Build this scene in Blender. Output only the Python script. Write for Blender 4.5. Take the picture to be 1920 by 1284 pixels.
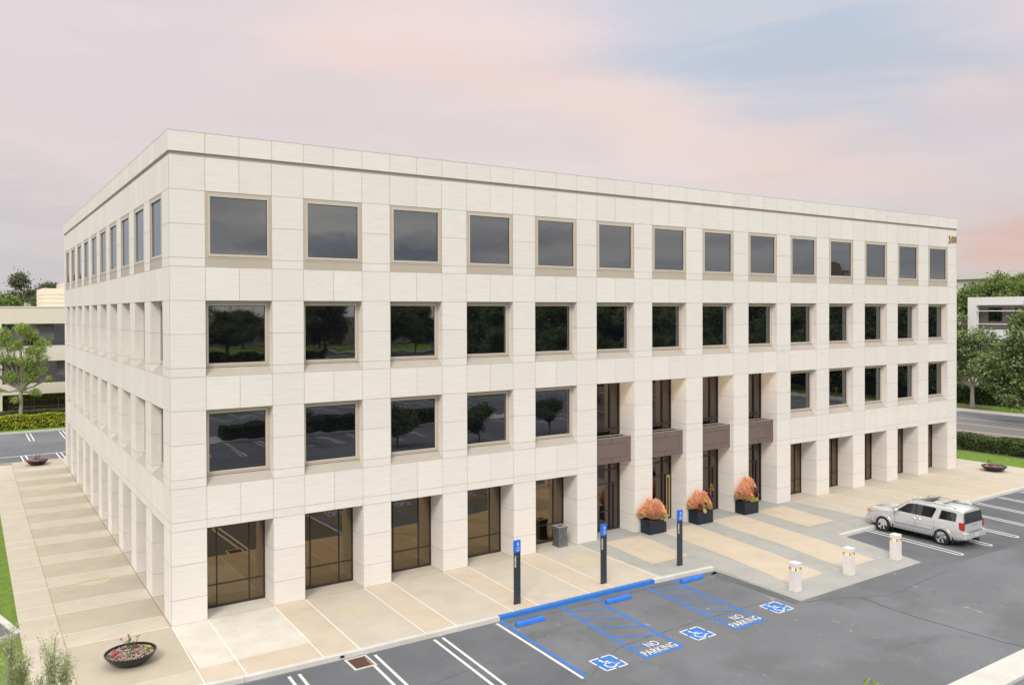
import bpy, bmesh, math, random
import numpy as np
from mathutils import Vector, Matrix
random.seed(7); RNG = np.random.default_rng(7)
PI = math.pi
for o in list(bpy.data.objects): bpy.data.objects.remove(o)
SC = bpy.context.scene
COL = SC.collection

# ---------------------------------------------------------------- camera
cd = bpy.data.cameras.new('camera'); cam = bpy.data.objects.new('camera', cd); COL.objects.link(cam)
F_ = Vector((0.55396834, 0.83249314, -0.00861674)); R_ = Vector((0.83250399, -0.55400941, -0.00326971)); U_ = Vector((0.00749576, 0.00536216, 0.99995753))
cam.matrix_world = Matrix(((R_.x, U_.x, -F_.x, -5.89357876), (R_.y, U_.y, -F_.y, -30.41171631), (R_.z, U_.z, -F_.z, 10.95936475), (0, 0, 0, 1)))
cd.sensor_width = 36; cd.lens = 28.813; cd.shift_y = -0.0230; cd.clip_start = .1; cd.clip_end = 4000
SC.camera = cam

# ---------------------------------------------------------------- exposure, sun, sky
SC.view_settings.view_transform = 'Standard'; SC.view_settings.look = 'None'
SC.view_settings.exposure = 0.17; SC.view_settings.gamma = 1
SUN_EL, SUN_AZ = math.radians(40), math.radians(224)          # azimuth from +Y clockwise: front-left of the building, high
sd = Vector((math.sin(SUN_AZ)*math.cos(SUN_EL), math.cos(SUN_AZ)*math.cos(SUN_EL), math.sin(SUN_EL)))
sl = bpy.data.lights.new('sun', 'SUN'); sl.energy = 1.8; sl.angle = math.radians(19); sl.color = (1, .95, .88)
so = bpy.data.objects.new('sun', sl); COL.objects.link(so); so.rotation_euler = sd.to_track_quat('Z', 'Y').to_euler()

W = bpy.data.worlds.new('World'); SC.world = W; W.use_nodes = True
def sky_world():
    nt = W.node_tree; N = nt.nodes; L = nt.links; N.clear()
    def n(t, **k):
        x = N.new(t)
        for a, b in k.items(): setattr(x, a, b)
        return x
    def m(op, a, b=None, c=None):
        x = n('ShaderNodeMath', operation=op)
        for i, v in enumerate((a, b, c)):
            if v is None: continue
            if isinstance(v, (int, float)): x.inputs[i].default_value = v
            else: L.new(v, x.inputs[i])
        return x.outputs[0]
    tc = n('ShaderNodeTexCoord'); G = tc.outputs['Generated']
    ns = n('ShaderNodeTexNoise'); ns.inputs['Scale'].default_value = 2.2; ns.inputs['Detail'].default_value = 5; ns.inputs['Roughness'].default_value = .55
    mp = n('ShaderNodeMapping'); mp.inputs['Scale'].default_value = (1, 1, 3.2); L.new(G, mp.inputs[0]); L.new(mp.outputs[0], ns.inputs[0])
    sc = n('ShaderNodeSeparateColor'); L.new(ns.outputs['Color'], sc.inputs[0])
    sx = n('ShaderNodeSeparateXYZ'); L.new(G, sx.inputs[0])
    az0 = m('ARCTAN2', sx.outputs[0], sx.outputs[1]); el0 = m('ARCSINE', sx.outputs[2])
    az = m('ADD', az0, m('MULTIPLY', m('SUBTRACT', sc.outputs[0], .5), .42))
    el = m('ADD', el0, m('MULTIPLY', m('SUBTRACT', sc.outputs[1], .5), .16))
    # base: pale lavender grey brightening upward
    rp = n('ShaderNodeValToRGB'); L.new(m('MULTIPLY', el0, 2.0), rp.inputs[0])
    cr = rp.color_ramp; cr.elements[0].position = 0; cr.elements[0].color = (.52, .485, .50, 1)
    cr.elements[1].position = .75; cr.elements[1].color = (.66, .585, .605, 1)
    e = cr.elements.new(.12); e.color = (.52, .485, .49, 1)
    e = cr.elements.new(.33); e.color = (.65, .575, .565, 1)
    cur = rp.outputs[0]
    def lobe(a, e_, ra, re, col, amt, slope=0.0):
        nonlocal cur
        da = m('SUBTRACT', az, a); de = m('SUBTRACT', m('SUBTRACT', el, e_), m('MULTIPLY', da, slope))
        d = m('SQRT', m('ADD', m('POWER', m('DIVIDE', da, ra), 2), m('POWER', m('DIVIDE', de, re), 2)))
        mr = n('ShaderNodeMapRange', interpolation_type='SMOOTHSTEP'); L.new(d, mr.inputs[0])
        mr.inputs[1].default_value = .25; mr.inputs[2].default_value = 1.1; mr.inputs[3].default_value = amt; mr.inputs[4].default_value = 0
        mx = n('ShaderNodeMix', data_type='RGBA'); L.new(mr.outputs[0], mx.inputs[0]); L.new(cur, mx.inputs[6]); mx.inputs[7].default_value = (*col, 1)
        cur = mx.outputs[2]
    BL = (.42, .50, .61); PK = (.76, .59, .55)
    lobe(.82, .34, .42, .17, BL, .9, -.15)
    lobe(1.02, .24, .30, .09, (.46, .49, .56), .7, -.2)
    lobe(.50, .345, .22, .07, (.79, .625, .60), .85, 0)
    lobe(.62, .245, .34, .065, PK, .8, -.32)
    lobe(.90, .165, .24, .05, (.68, .535, .50), .7, -.2)
    lobe(1.12, .21, .13, .05, (.66, .54, .54), .6, .1)
    lobe(1.15, .075, .11, .055, (.62, .40, .34), .8, 0)
    lobe(.28, .22, .30, .10, (.65, .57, .57), .5, 0)
    lobe(.02, .08, .20, .12, (.52, .485, .50), .7, 0)
    lobe(.10, .30, .30, .12, (.66, .575, .60), .6, 0)
    lobe(-.25, .10, .26, .25, (.50, .58, .70), .9, 0)
    n4 = n('ShaderNodeTexNoise'); n4.inputs['Scale'].default_value = 3.2; n4.inputs['Detail'].default_value = 7; n4.inputs['Roughness'].default_value = .6; n4.inputs['Distortion'].default_value = .6; m4 = n('ShaderNodeMapping'); m4.inputs['Scale'].default_value = (1, 1, 5.5); m4.inputs['Rotation'].default_value = (.12,.0,.3); L.new(G, m4.inputs[0]); L.new(m4.outputs[0], n4.inputs[0])
    r4 = n('ShaderNodeMapRange', interpolation_type='SMOOTHSTEP'); L.new(n4.outputs[0], r4.inputs[0]); r4.inputs[1].default_value = .40; r4.inputs[2].default_value = .66; r4.inputs[3].default_value = 0; r4.inputs[4].default_value = .30
    mx = n('ShaderNodeMix', data_type='RGBA'); L.new(r4.outputs[0], mx.inputs[0]); L.new(cur, mx.inputs[6]); mx.inputs[7].default_value = (.76, .665, .645, 1); cur = mx.outputs[2]
    # heavier grey cloud on the far side, behind the viewer
    rear = n('ShaderNodeMapRange', interpolation_type='SMOOTHSTEP'); L.new(m('SUBTRACT', m('MULTIPLY', sx.outputs[1], -1), m('MULTIPLY', sc.outputs[2], .25)), rear.inputs[0])
    rear.inputs[1].default_value = -.1; rear.inputs[2].default_value = .45
    lowm = n('ShaderNodeMapRange', interpolation_type='SMOOTHSTEP'); L.new(el0, lowm.inputs[0]); lowm.inputs[1].default_value = .30; lowm.inputs[2].default_value = .75; lowm.inputs[3].default_value = 1; lowm.inputs[4].default_value = 0
    n3 = n('ShaderNodeTexNoise'); n3.inputs['Scale'].default_value = 1.9; n3.inputs['Detail'].default_value = 5; m3 = n('ShaderNodeMapping'); m3.inputs['Scale'].default_value = (1.4, 1.4, 9); L.new(G, m3.inputs[0]); L.new(m3.outputs[0], n3.inputs[0])
    gr = n('ShaderNodeValToRGB'); L.new(n3.outputs[0], gr.inputs[0]); gr.color_ramp.elements[0].position = .38; gr.color_ramp.elements[0].color = (.46, .485, .54, 1); gr.color_ramp.elements[1].position = .66; gr.color_ramp.elements[1].color = (1.15, 1.08, .96, 1)
    mx = n('ShaderNodeMix', data_type='RGBA'); L.new(m('MULTIPLY', rear.outputs[0], lowm.outputs[0]), mx.inputs[0]); L.new(cur, mx.inputs[6]); L.new(gr.outputs[0], mx.inputs[7]); cur = mx.outputs[2]
    # overcast zenith is brighter than the horizon
    zb = n('ShaderNodeMapRange', interpolation_type='SMOOTHSTEP'); L.new(el0, zb.inputs[0]); zb.inputs[1].default_value = .42; zb.inputs[2].default_value = 1.2; zb.inputs[3].default_value = 1; zb.inputs[4].default_value = ZEN
    zt = n('ShaderNodeMapRange', interpolation_type='SMOOTHSTEP'); L.new(el0, zt.inputs[0]); zt.inputs[1].default_value = .40; zt.inputs[2].default_value = .65
    mx = n('ShaderNodeMix', data_type='RGBA'); L.new(zt.outputs[0], mx.inputs[0]); L.new(cur, mx.inputs[6]); mx.inputs[7].default_value = (.62,.60,.585,1); cur = mx.outputs[2]
    vs = n('ShaderNodeVectorMath', operation='SCALE'); L.new(cur, vs.inputs[0]); L.new(zb.outputs[0], vs.inputs[3])
    b1 = n('ShaderNodeBackground'); L.new(vs.outputs[0], b1.inputs[0]); b1.inputs[1].default_value = 1.07
    sk = n('ShaderNodeTexSky'); sk.sky_type = 'NISHITA'; sk.sun_disc = False; sk.sun_elevation = SUN_EL; sk.sun_rotation = SUN_AZ
    b2 = n('ShaderNodeBackground'); L.new(sk.outputs[0], b2.inputs[0]); b2.inputs[1].default_value = .07
    ms = n('ShaderNodeMixShader'); ms.inputs[0].default_value = .93; L.new(b2.outputs[0], ms.inputs[1]); L.new(b1.outputs[0], ms.inputs[2])
    o = n('ShaderNodeOutputWorld'); L.new(ms.outputs[0], o.inputs[0])
ZEN = 3.1
sky_world()

# ---------------------------------------------------------------- helpers
class MB:
    def __init__(s): s.v = []; s.f = []; s.m = []
    def poly(s, pts, mi=0):
        b = len(s.v); s.v += [tuple(p) for p in pts]; s.f.append(tuple(range(b, b+len(pts)))); s.m.append(mi); return s
    def box(s, x0, x1, y0, y1, z0, z1, mi=0, rot=None, bev=0):
        P = [(x0,y0,z0),(x1,y0,z0),(x1,y1,z0),(x0,y1,z0),(x0,y0,z1),(x1,y0,z1),(x1,y1,z1),(x0,y1,z1)]
        if rot is not None: P = [tuple(rot @ Vector(p)) for p in P]
        b = len(s.v); s.v += P
        for q in ((0,3,2,1),(4,5,6,7),(0,1,5,4),(1,2,6,5),(2,3,7,6),(3,0,4,7)): s.f.append(tuple(b+i for i in q)); s.m.append(mi)
        return s
    def prism(s, pts, d, mi=0):          # pts: planar 3-D loop, d: extrusion vector
        b = len(s.v); k = len(pts); d = Vector(d)
        s.v += [tuple(p) for p in pts] + [tuple(Vector(p)+d) for p in pts]
        s.f.append(tuple(range(b, b+k))); s.f.append(tuple(range(b+2*k-1, b+k-1, -1))); s.m += [mi, mi]
        for i in range(k): j = (i+1) % k; s.f.append((b+i, b+k+i, b+k+j, b+j)); s.m.append(mi)
        return s
    def tube(s, pts, rad, n=8, mi=0, cap=True):
        pts = [Vector(p) for p in pts]; k = len(pts)
        if isinstance(rad, (int, float)): rad = [rad]*k
        b = len(s.v); up = Vector((0,0,1))
        for i, p in enumerate(pts):
            t = (pts[min(i+1,k-1)] - pts[max(i-1,0)]).normalized()
            a = t.cross(up if abs(t.z) < .95 else Vector((1,0,0))).normalized(); c = t.cross(a)
            for j in range(n): w = 2*PI*j/n; s.v.append(tuple(p + (a*math.cos(w)+c*math.sin(w))*rad[i]))
        for i in range(k-1):
            for j in range(n): j2 = (j+1) % n; s.f.append((b+i*n+j, b+i*n+j2, b+(i+1)*n+j2, b+(i+1)*n+j)); s.m.append(mi)
        if cap: s.f.append(tuple(b+j for j in range(n))[::-1]); s.f.append(tuple(b+(k-1)*n+j for j in range(n))); s.m += [mi, mi]
        return s
    def lathe(s, prof, n=24, c=(0,0,0), mi=0, axis='z'):
        b = len(s.v); k = len(prof)
        for r, h in prof:
            for j in range(n):
                w = 2*PI*j/n; a, d = r*math.cos(w), r*math.sin(w)
                s.v.append((c[0]+a, c[1]+d, c[2]+h) if axis == 'z' else (c[0]+h, c[1]+a, c[2]+d))
        for i in range(k-1):
            for j in range(n): j2 = (j+1) % n; s.f.append((b+i*n+j, b+i*n+j2, b+(i+1)*n+j2, b+(i+1)*n+j)); s.m.append(mi)
        return s
    def ball(s, c, r, n=10, mi=0, sz=1): return s.lathe([(max(r*math.sin(PI*i/n), 1e-4), -r*sz*math.cos(PI*i/n)) for i in range(n+1)], n*2, c, mi)
    def build(s, name, mats, parent=None, smooth=None, bevel=0):
        me = bpy.data.meshes.new(name); me.from_pydata(s.v, [], s.f)
        mats = mats if isinstance(mats, (list, tuple)) else [mats]
        for x in mats: me.materials.append(x)
        if len(mats) > 1: me.polygons.foreach_set('material_index', s.m)
        if smooth: me.polygons.foreach_set('use_smooth', [True]*len(s.f)); me.set_sharp_from_angle(angle=math.radians(smooth))
        me.update(); o = bpy.data.objects.new(name, me); COL.objects.link(o)
        if parent is not None: o.parent = parent
        if bevel:
            b = o.modifiers.new('bevel', 'BEVEL'); b.width = bevel; b.segments = 2; b.limit_method = 'ANGLE'
        return o
def tag(o, label=None, cat=None, group=None, kind=None):
    if label: o['label'] = label
    if cat: o['category'] = cat
    if group: o['group'] = group
    if kind: o['kind'] = kind
    return o
def empty(name, loc, label, cat, group=None, rz=0):
    o = bpy.data.objects.new(name, None); COL.objects.link(o); o.location = loc; o.rotation_euler = (0,0,rz); o.empty_display_size = .2
    return tag(o, label, cat, group)
def struct(o): o['kind'] = 'structure'; return o
def copy_tree(o, parent=None):
    c = o.copy(); COL.objects.link(c)
    if parent is not None: c.parent = parent
    for ch in list(o.children): copy_tree(ch, c)
    return c
def text_mesh(txt, size, th, bold=0.0, align='CENTER'):
    cu = bpy.data.curves.new('t', 'FONT'); cu.body = txt; cu.size = size; cu.extrude = th; cu.align_x = align; cu.offset = bold; cu.resolution_u = 3
    to = bpy.data.objects.new('t', cu); COL.objects.link(to); bpy.context.view_layer.update()
    me = bpy.data.meshes.new_from_object(to.evaluated_get(bpy.context.evaluated_depsgraph_get()))
    bpy.data.objects.remove(to); bpy.data.curves.remove(cu); me.materials.clear(); return me
def mesh_obj(name, me, mat, parent=None):
    me.name = name; me.materials.append(mat); o = bpy.data.objects.new(name, me); COL.objects.link(o)
    if parent is not None: o.parent = parent
    return o

# ---------------------------------------------------------------- materials
def mat(name, col, rough=.6, metal=0, ior=1.45, emit=None, es=0, coat=0):
    m = bpy.data.materials.new(name); m.use_nodes = True; b = m.node_tree.nodes['Principled BSDF']
    b.inputs['Base Color'].default_value = (*col, 1); b.inputs['Roughness'].default_value = rough; b.inputs['Metallic'].default_value = metal; b.inputs['IOR'].default_value = ior
    if coat: b.inputs['Coat Weight'].default_value = coat; b.inputs['Coat Roughness'].default_value = .05
    if emit: b.inputs['Emission Color'].default_value = (*emit, 1); b.inputs['Emission Strength'].default_value = es
    return m
def noisy(name, cols, scale=1, detail=6, rough=.8, stretch=(1,1,1), bump=0, bscale=None, island=0, pos=None, layers=(), ior=1.45, metal=0, coord='Object', bdist=.01):
    """base colour from a noise ramp, optional extra noise layers, per-piece tint and bump"""
    m = bpy.data.materials.new(name); m.use_nodes = True; nt = m.node_tree; N = nt.nodes; L = nt.links; b = N['Principled BSDF']
    b.inputs['Roughness'].default_value = rough; b.inputs['IOR'].default_value = ior; b.inputs['Metallic'].default_value = metal
    tc = N.new('ShaderNodeTexCoord')
    def noise(sc, st, dt=detail, rg=.6):
        mp = N.new('ShaderNodeMapping'); mp.inputs['Scale'].default_value = st; L.new(tc.outputs[coord], mp.inputs[0])
        x = N.new('ShaderNodeTexNoise'); x.inputs['Scale'].default_value = sc; x.inputs['Detail'].default_value = dt; x.inputs['Roughness'].default_value = rg; L.new(mp.outputs[0], x.inputs[0]); return x
    x = noise(scale, stretch); r = N.new('ShaderNodeValToRGB'); L.new(x.outputs[0], r.inputs[0]); k = len(cols)
    pos = pos or [.3 + .4*i/(k-1) for i in range(k)]
    el = r.color_ramp.elements
    while len(el) < k: el.new(.5)
    for i, c in enumerate(cols): el[i].position = pos[i]; el[i].color = (*c, 1)
    cur = r.outputs[0]
    for sc, st, lo, hi, col, amt in layers:
        y = noise(sc, st); q = N.new('ShaderNodeMapRange'); q.interpolation_type = 'SMOOTHSTEP'; L.new(y.outputs[0], q.inputs[0]); q.inputs[1].default_value = lo; q.inputs[2].default_value = hi; q.inputs[4].default_value = amt
        z = N.new('ShaderNodeMix'); z.data_type = 'RGBA'; L.new(q.outputs[0], z.inputs[0]); L.new(cur, z.inputs[6]); z.inputs[7].default_value = (*col, 1); cur = z.outputs[2]
    if island:
        g = N.new('ShaderNodeNewGeometry'); q = N.new('ShaderNodeMapRange'); L.new(g.outputs['Random Per Island'], q.inputs[0]); q.inputs[3].default_value = 1-island; q.inputs[4].default_value = 1+island
        z = N.new('ShaderNodeVectorMath'); z.operation = 'SCALE'; L.new(cur, z.inputs[0]); L.new(q.outputs[0], z.inputs[3]); cur = z.outputs[0]
    L.new(cur, b.inputs['Base Color'])
    if bump:
        y = noise(bscale or scale*6, stretch); u = N.new('ShaderNodeBump'); u.inputs['Strength'].default_value = bump; u.inputs['Distance'].default_value = bdist; L.new(y.outputs[0], u.inputs['Height']); L.new(u.outputs[0], b.inputs['Normal'])
    return m
S1, S2, S3 = (.71,.672,.630), (.755,.722,.685), (.785,.757,.722)
veins = lambda st: [(2.2, st, .55, .75, (.64,.585,.51), .28), (9, (st[0],st[1],st[2]), .52, .72, (.79,.77,.725), .35)]
M_STONE = noisy('travertine', [S1,S2,S3], 3.0, stretch=(.35,.35,5), island=.025, rough=.62, layers=veins((.25,.25,6)), bump=.15, bscale=14)
M_STONEV = noisy('travertine_upright', [S1,S2,S3], 3.0, stretch=(.5,5,.3), island=.03, rough=.62, layers=veins((.5,6,.2)), bump=.15, bscale=14)
M_JOINT = mat('stone_joint', (.47,.40,.31), .9)
M_TAN = noisy('tan_frame_paint', [(.50,.44,.365),(.53,.47,.39)], .7, rough=.5)
M_TAND = noisy('tan_sill_panel', [(.465,.405,.335),(.50,.44,.37)], .7, rough=.6)
M_BEAD = mat('light_bead', (.57,.51,.43), .4)
M_BRONZE = mat('bronze_mullion', (.055,.045,.05), .35, .4)
M_BOX = noisy('brown_balcony_metal', [(.165,.125,.115),(.19,.145,.135)], .8, rough=.45, metal=.1)
M_BOXL = mat('balcony_seam', (.05,.035,.035), .6)
M_ROOF = noisy('roof_membrane', [(.35,.34,.33),(.42,.41,.40)], 1.2)
M_GOLD = mat('brass_numeral', (.42,.26,.10), .35, .7)
def glass(name, col, wav=.0, ior=2.6, wsc=1.3):
    m = mat(name, col, .015, 0, ior); nt = m.node_tree; b = nt.nodes['Principled BSDF']
    if wav:
        tc = nt.nodes.new('ShaderNodeTexCoord'); x = nt.nodes.new('ShaderNodeTexNoise'); x.inputs['Scale'].default_value = wsc; x.inputs['Detail'].default_value = 1; nt.links.new(tc.outputs['Object'], x.inputs[0])
        u = nt.nodes.new('ShaderNodeBump'); u.inputs['Strength'].default_value = wav; u.inputs['Distance'].default_value = .02; nt.links.new(x.outputs[0], u.inputs['Height']); nt.links.new(u.outputs[0], b.inputs['Normal'])
    return m
M_GLASS = glass('tinted_window_glass', (.004,.004,.007), .10, 2.45); M_GLASS.node_tree.nodes['Principled BSDF'].inputs['Specular Tint'].default_value = (.90,.93,1,1)
M_GLASSB = glass('bronze_storefront_glass', (.004,.003,.002), .03, 2.6); M_GLASSB.node_tree.nodes['Principled BSDF'].inputs['Specular Tint'].default_value = (1,.79,.52,1)
M_ASPH = noisy('asphalt', [(.108,.116,.130),(.138,.147,.163),(.172,.180,.197)], .12, rough=.85, stretch=(1,1,1), bump=.5, bscale=55, bdist=.006,
    layers=[(.9, (1,.35,1), .56, .75, (.19,.187,.18), .55), (40, (1,1,1), .5, .75, (.22,.22,.22), .35), (2.6, (1,.5,1), .655, .70, (.40,.37,.31), .6), (.35, (.3,1,1), .55, .7, (.085,.087,.095), .6), (7, (1,.6,1), .655, .70, (.36,.34,.30), .55), (1.7, (1,1,1), .66, .70, (.07,.073,.08), .55), (90, (1,1,1), .45, .8, (.26,.265,.275), .4), (.22, (1,1,1), .5, .62, (.105,.108,.112), .5)])
M_ROAD = noisy('road_asphalt', [(.15,.15,.158),(.185,.185,.19)], .3, rough=.85, stretch=(1,.2,1), layers=[(30,(1,1,1),.5,.8,(.25,.25,.25),.3)])
M_SEAM = mat('asphalt_seam', (.052,.054,.06), .8)
M_WHITE = noisy('white_road_paint', [(.62,.61,.58),(.74,.73,.70)], 3, layers=[(14,(1,1,1),.62,.7,(.25,.25,.25),.8)], rough=.7)
M_BLUE = noisy('blue_road_paint', [(.022,.145,.50),(.034,.19,.58)], 4, layers=[(22,(1,1,1),.60,.72,(.12,.16,.24),.6)], rough=.6)
M_YELL = noisy('yellow_road_paint', [(.62,.36,.10),(.72,.43,.14)], 3, rough=.7)
C_LT = lambda n_, a, b_, **k: noisy(n_, [a, b_], .9, rough=.85, bump=.2, bscale=60, bdist=.004, coord='Object', layers=[(.6,(1,1,1),.5,.75,tuple(x*.93 for x in a),.8),(45,(1,1,1),.5,.8,tuple(min(1,x*1.12) for x in b_),.4)], **k)
M_W_STRIP = C_LT('tan_paving', (.50,.425,.325), (.56,.48,.375))
M_W_PANEL = C_LT('beige_paving', (.47,.42,.345), (.53,.475,.395))
M_W_DARK = C_LT('olive_tan_paving', (.41,.365,.28), (.46,.41,.32))
M_W_LIGHT = C_LT('pale_paving', (.475,.42,.335), (.53,.475,.385))
M_W_CLEAN = noisy('bleached_paving', [(.54,.50,.43),(.66,.62,.55)], 1.1, rough=.8, layers=[(2.2,(1,1,1),.55,.75,(.46,.42,.35),.6)])
M_W_GREY = C_LT('grey_paving', (.325,.325,.305), (.385,.385,.36))
M_W_STAIN = C_LT('tan_disc_stain', (.50,.435,.315), (.54,.47,.35))
M_W_JOINT = mat('white_joint', (.80,.77,.72), .8)
M_CURB = C_LT('kerb_concrete', (.50,.49,.45), (.60,.59,.55))
M_GRASS = noisy('lawn', [(.09,.165,.014),(.135,.23,.024),(.19,.29,.035)], 3.5, rough=.9, bump=.8, bscale=60, bdist=.03, layers=[(.5,(1,1,1),.5,.7,(.15,.21,.035),.5),(60,(1,1,1),.5,.7,(.03,.07,.008),.5)])
M_SOILG = noisy('ground_cover', [(.07,.09,.03),(.12,.12,.06)], 1, rough=.95)
M_DIRT = noisy('mulch', [(.12,.08,.055),(.2,.14,.10)], 6, rough=.95)

# ---------------------------------------------------------------- ground, paving, roads
def sheet(name, polys, mats, z, parent=None):
    b = MB()
    for p, mi in polys: b.poly([(q[0], q[1], q[2] if len(q) > 2 else z) for q in p], mi)
    return b.build(name, mats, parent)
R4 = lambda x0, x1, y0, y1: [(x0,y0),(x1,y0),(x1,y1),(x0,y1)]
struct(sheet('ground', [(R4(-1500,1500,-1500,1500), 0)], M_SOILG, -.17))
lot = struct(sheet('parking_lot', [(R4(-60,64,-62,40.2), 0), (R4(-60,52,40.2,58.2), 0)], M_ASPH, -.15))

M, P, ML, PL, NB, NL = 3.6, 1.21, 3.549, 1.263, 14, 10
LX, LY = NB*M+P, NL*ML+PL
def kerb_y(x):
    xs = [-60,-1.5,1,5,10,17.5,20.7,30,52,64]; ys = [-5.05,-5.12,-5.34,-5.46,-5.53,-5.66,-5.86,-5.83,-5.6,-5.5]
    return float(np.interp(x, xs, ys))
def drift(x0, y, rate): return x0 + rate*(y+.5)
walk = MB(); WM = [M_W_STRIP, M_W_PANEL, M_W_DARK, M_W_LIGHT, M_W_CLEAN, M_W_GREY, M_W_STAIN, M_W_JOINT, M_CURB, mat('brown_joint', (.33,.275,.19), .9)]
def wq(x0, x1, y0, y1, mi, z=0.0): walk.poly([(x0,y0,z),(x1,y0,z),(x1,y1,z),(x0,y1,z)], mi)
ZL = .004
XG0, XG1 = 4*M+P+1.2+1.2, 9*M+P-.0       # grey plaza zone in front of the entrance bays
XG0 = 5*M
for k in range(NB+1):
    for (a, b_, mi) in ((k*M, k*M+P, 0), (k*M+P, (k+1)*M, 1)):
        if k == NB and mi == 1: continue
        y0 = min(kerb_y(a), kerb_y(b_))
        grey = XG0-.01 <= a < 9*M+P-.01
        if grey: continue
        y1 = 0 if mi == 0 else 1.14
        ya, yb = kerb_y(a), kerb_y(b_)
        if k == 0: walk.poly([(a,-4.08,0),(b_,-4.08,0),(b_,y1,0),(a,y1,0)], 4 if mi == 1 else 4); walk.poly([(a,ya,0),(b_,yb,0),(b_,-4.08,0),(a,-4.08,0)], 0)
        elif mi == 1 and k in (12, 11): walk.poly([(a,-1.2,0),(b_,-1.2,0),(b_,y1,0),(a,y1,0)], 1); walk.poly([(a,-4.2,0),(b_,-4.2,0),(b_,-1.2,0),(a,-1.2,0)], 3); walk.poly([(a,ya,0),(b_,yb,0),(b_,-4.2,0),(a,-4.2,0)], 0)
        else: walk.poly([(a,ya,0),(b_,yb,0),(b_,y1,0),(a,y1,0)], mi)
for k in range(NB+1):
    for a in (k*M, k*M+P):
        if XG0+.01 < a < 9*M+P+.01: continue
        rr = .02 if a < 12 else .035
        yk = kerb_y(a); walk.poly([(a+rr*yk-.017,yk,ZL),(a+rr*yk+.017,yk,ZL),(a+.017,-.04,ZL),(a-.017,-.04,ZL)], 7)
for k in range(NB): wq(k*M+P+.02, (k+1)*M-.02, -.012, .012, 9, ZL)
# discs left by earlier planters
def disc(cx, cy, r, mi, ry=None, z=ZL): walk.poly([(cx+r*math.cos(2*PI*i/28), cy+(ry or r)*math.sin(2*PI*i/28), z) for i in range(28)], mi)
disc(5.9, -2.2, .60, 6); disc(16.6, -2.3, .7, 6); disc(-1.65, 7.05-.05, .62, 6); disc(-1.65, 28.3, .62, 6)
# side walk on the left
wq(-4.45, 0, 40.0, 40.01, 8)
for k in range(-1, NL+1):
    if k == -1:
        walk.poly([(-3.27,-4.08,0),(0,-4.08,0),(0,0,0),(-3.27,0,0)], 2); walk.poly([(-3.27,kerb_y(-3),0),(0,kerb_y(0),0),(0,-4.08,0),(-3.27,-4.08,0)], 3)
        walk.poly([(-4.45,kerb_y(-4),0),(-3.27,kerb_y(-3),0),(-3.27,0,0),(-4.45,0,0)], 3); continue
    y0, y1, y2 = k*ML, k*ML+PL, (k+1)*ML
    wq(-3.27, 0, y0, y1, 3); wq(-4.45, -3.27, y0, min(y2, 40), 3)
    if k < NL: wq(-3.27, 0, y1, y2, 2)
    else: wq(-3.27, 0, y1, 40, 2)
    for y in (y0, y1): wq(-4.45, -.03, y-.015, y+.015, 7, ZL)
wq(-3.28, -3.26, kerb_y(-3), 40, 9, ZL*1.5)
wq(-.05, -.012, 0, LY, 9, ZL)
wq(0, 1.2, 0, LY, 3, -.004); wq(0, LX, 36.5, 40, 3, -.004)
# right end
wq(LX, 55.1, -5.55, 40, 3); wq(LX, LX+3.5, -.015, .015, 7, ZL); wq(LX+1.7, LX+1.73, -5.5, 0, 7, ZL)
walk_slab_front = [(a, kerb_y(a)) for a in (-4.45,-1.5,1,5,10,17.5)]
# plaza: level along the building, ramping down to the asphalt
pz = lambda y: 0 if y > -5.7 else -.146*min(1, (-5.7-y)/4.6)
def pq(pts, mi, dz=0): walk.poly([(x, y, pz(y)+dz) for x, y in pts], mi)
pq([(17.5,-5.66),(20.72,-5.86),(29.7,-5.83),(33.6,-5.8),(33.6,1.2),(18.0,1.2),(18.0,-.5)], 5)
pq([(20.72,-5.86),(20.65,-10.44),(29.15,-10.34),(29.7,-5.83)], 5)
for k, yb in ((5,-4.25),(6,-8.95),(7,-9.05),(8,-4.15)):
    a, b_ = k*M+P, (k+1)*M; r = .11; ys = [-.5]+([-5.7] if yb < -5.7 else [])+[yb]
    for y0, y1 in zip(ys, ys[1:]):
        q = .85
        pq([(drift(a,y1,r)-.0,y1),(drift(b_,y1,r)-.15,y1),(drift(b_,y0,r)-.1,y0),(drift(a,y0,r),y0)], 0, ZL)
for y in (-4.2, -9.0):
    pq([(18.9 if y > -5 else 20.75, y-.012),(32 if y > -5 else 29.3, y-.012),(32 if y > -5 else 29.3, y+.012),(18.9 if y > -5 else 20.75, y+.012)], 8, ZL*1.5)
# slab sides down to the ground
for pts in ([(-4.45,40.2),(-4.45,kerb_y(-4))],):
    for p, q in zip(pts, pts[1:]): walk.poly([(p[0],p[1],-.165),(q[0],q[1],-.165),(q[0],q[1],0),(p[0],p[1],0)], 3)
for p, q in zip([(20.72,-5.86),(20.65,-10.44),(29.15,-10.34)], [(20.65,-10.44),(29.15,-10.34),(29.7,-5.83)]):
    walk.poly([(p[0],p[1],-.165),(q[0],q[1],-.165),(q[0],q[1],pz(q[1])),(p[0],p[1],pz(p[1]))], 8)
struct(walk.build('walkway', WM))

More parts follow.
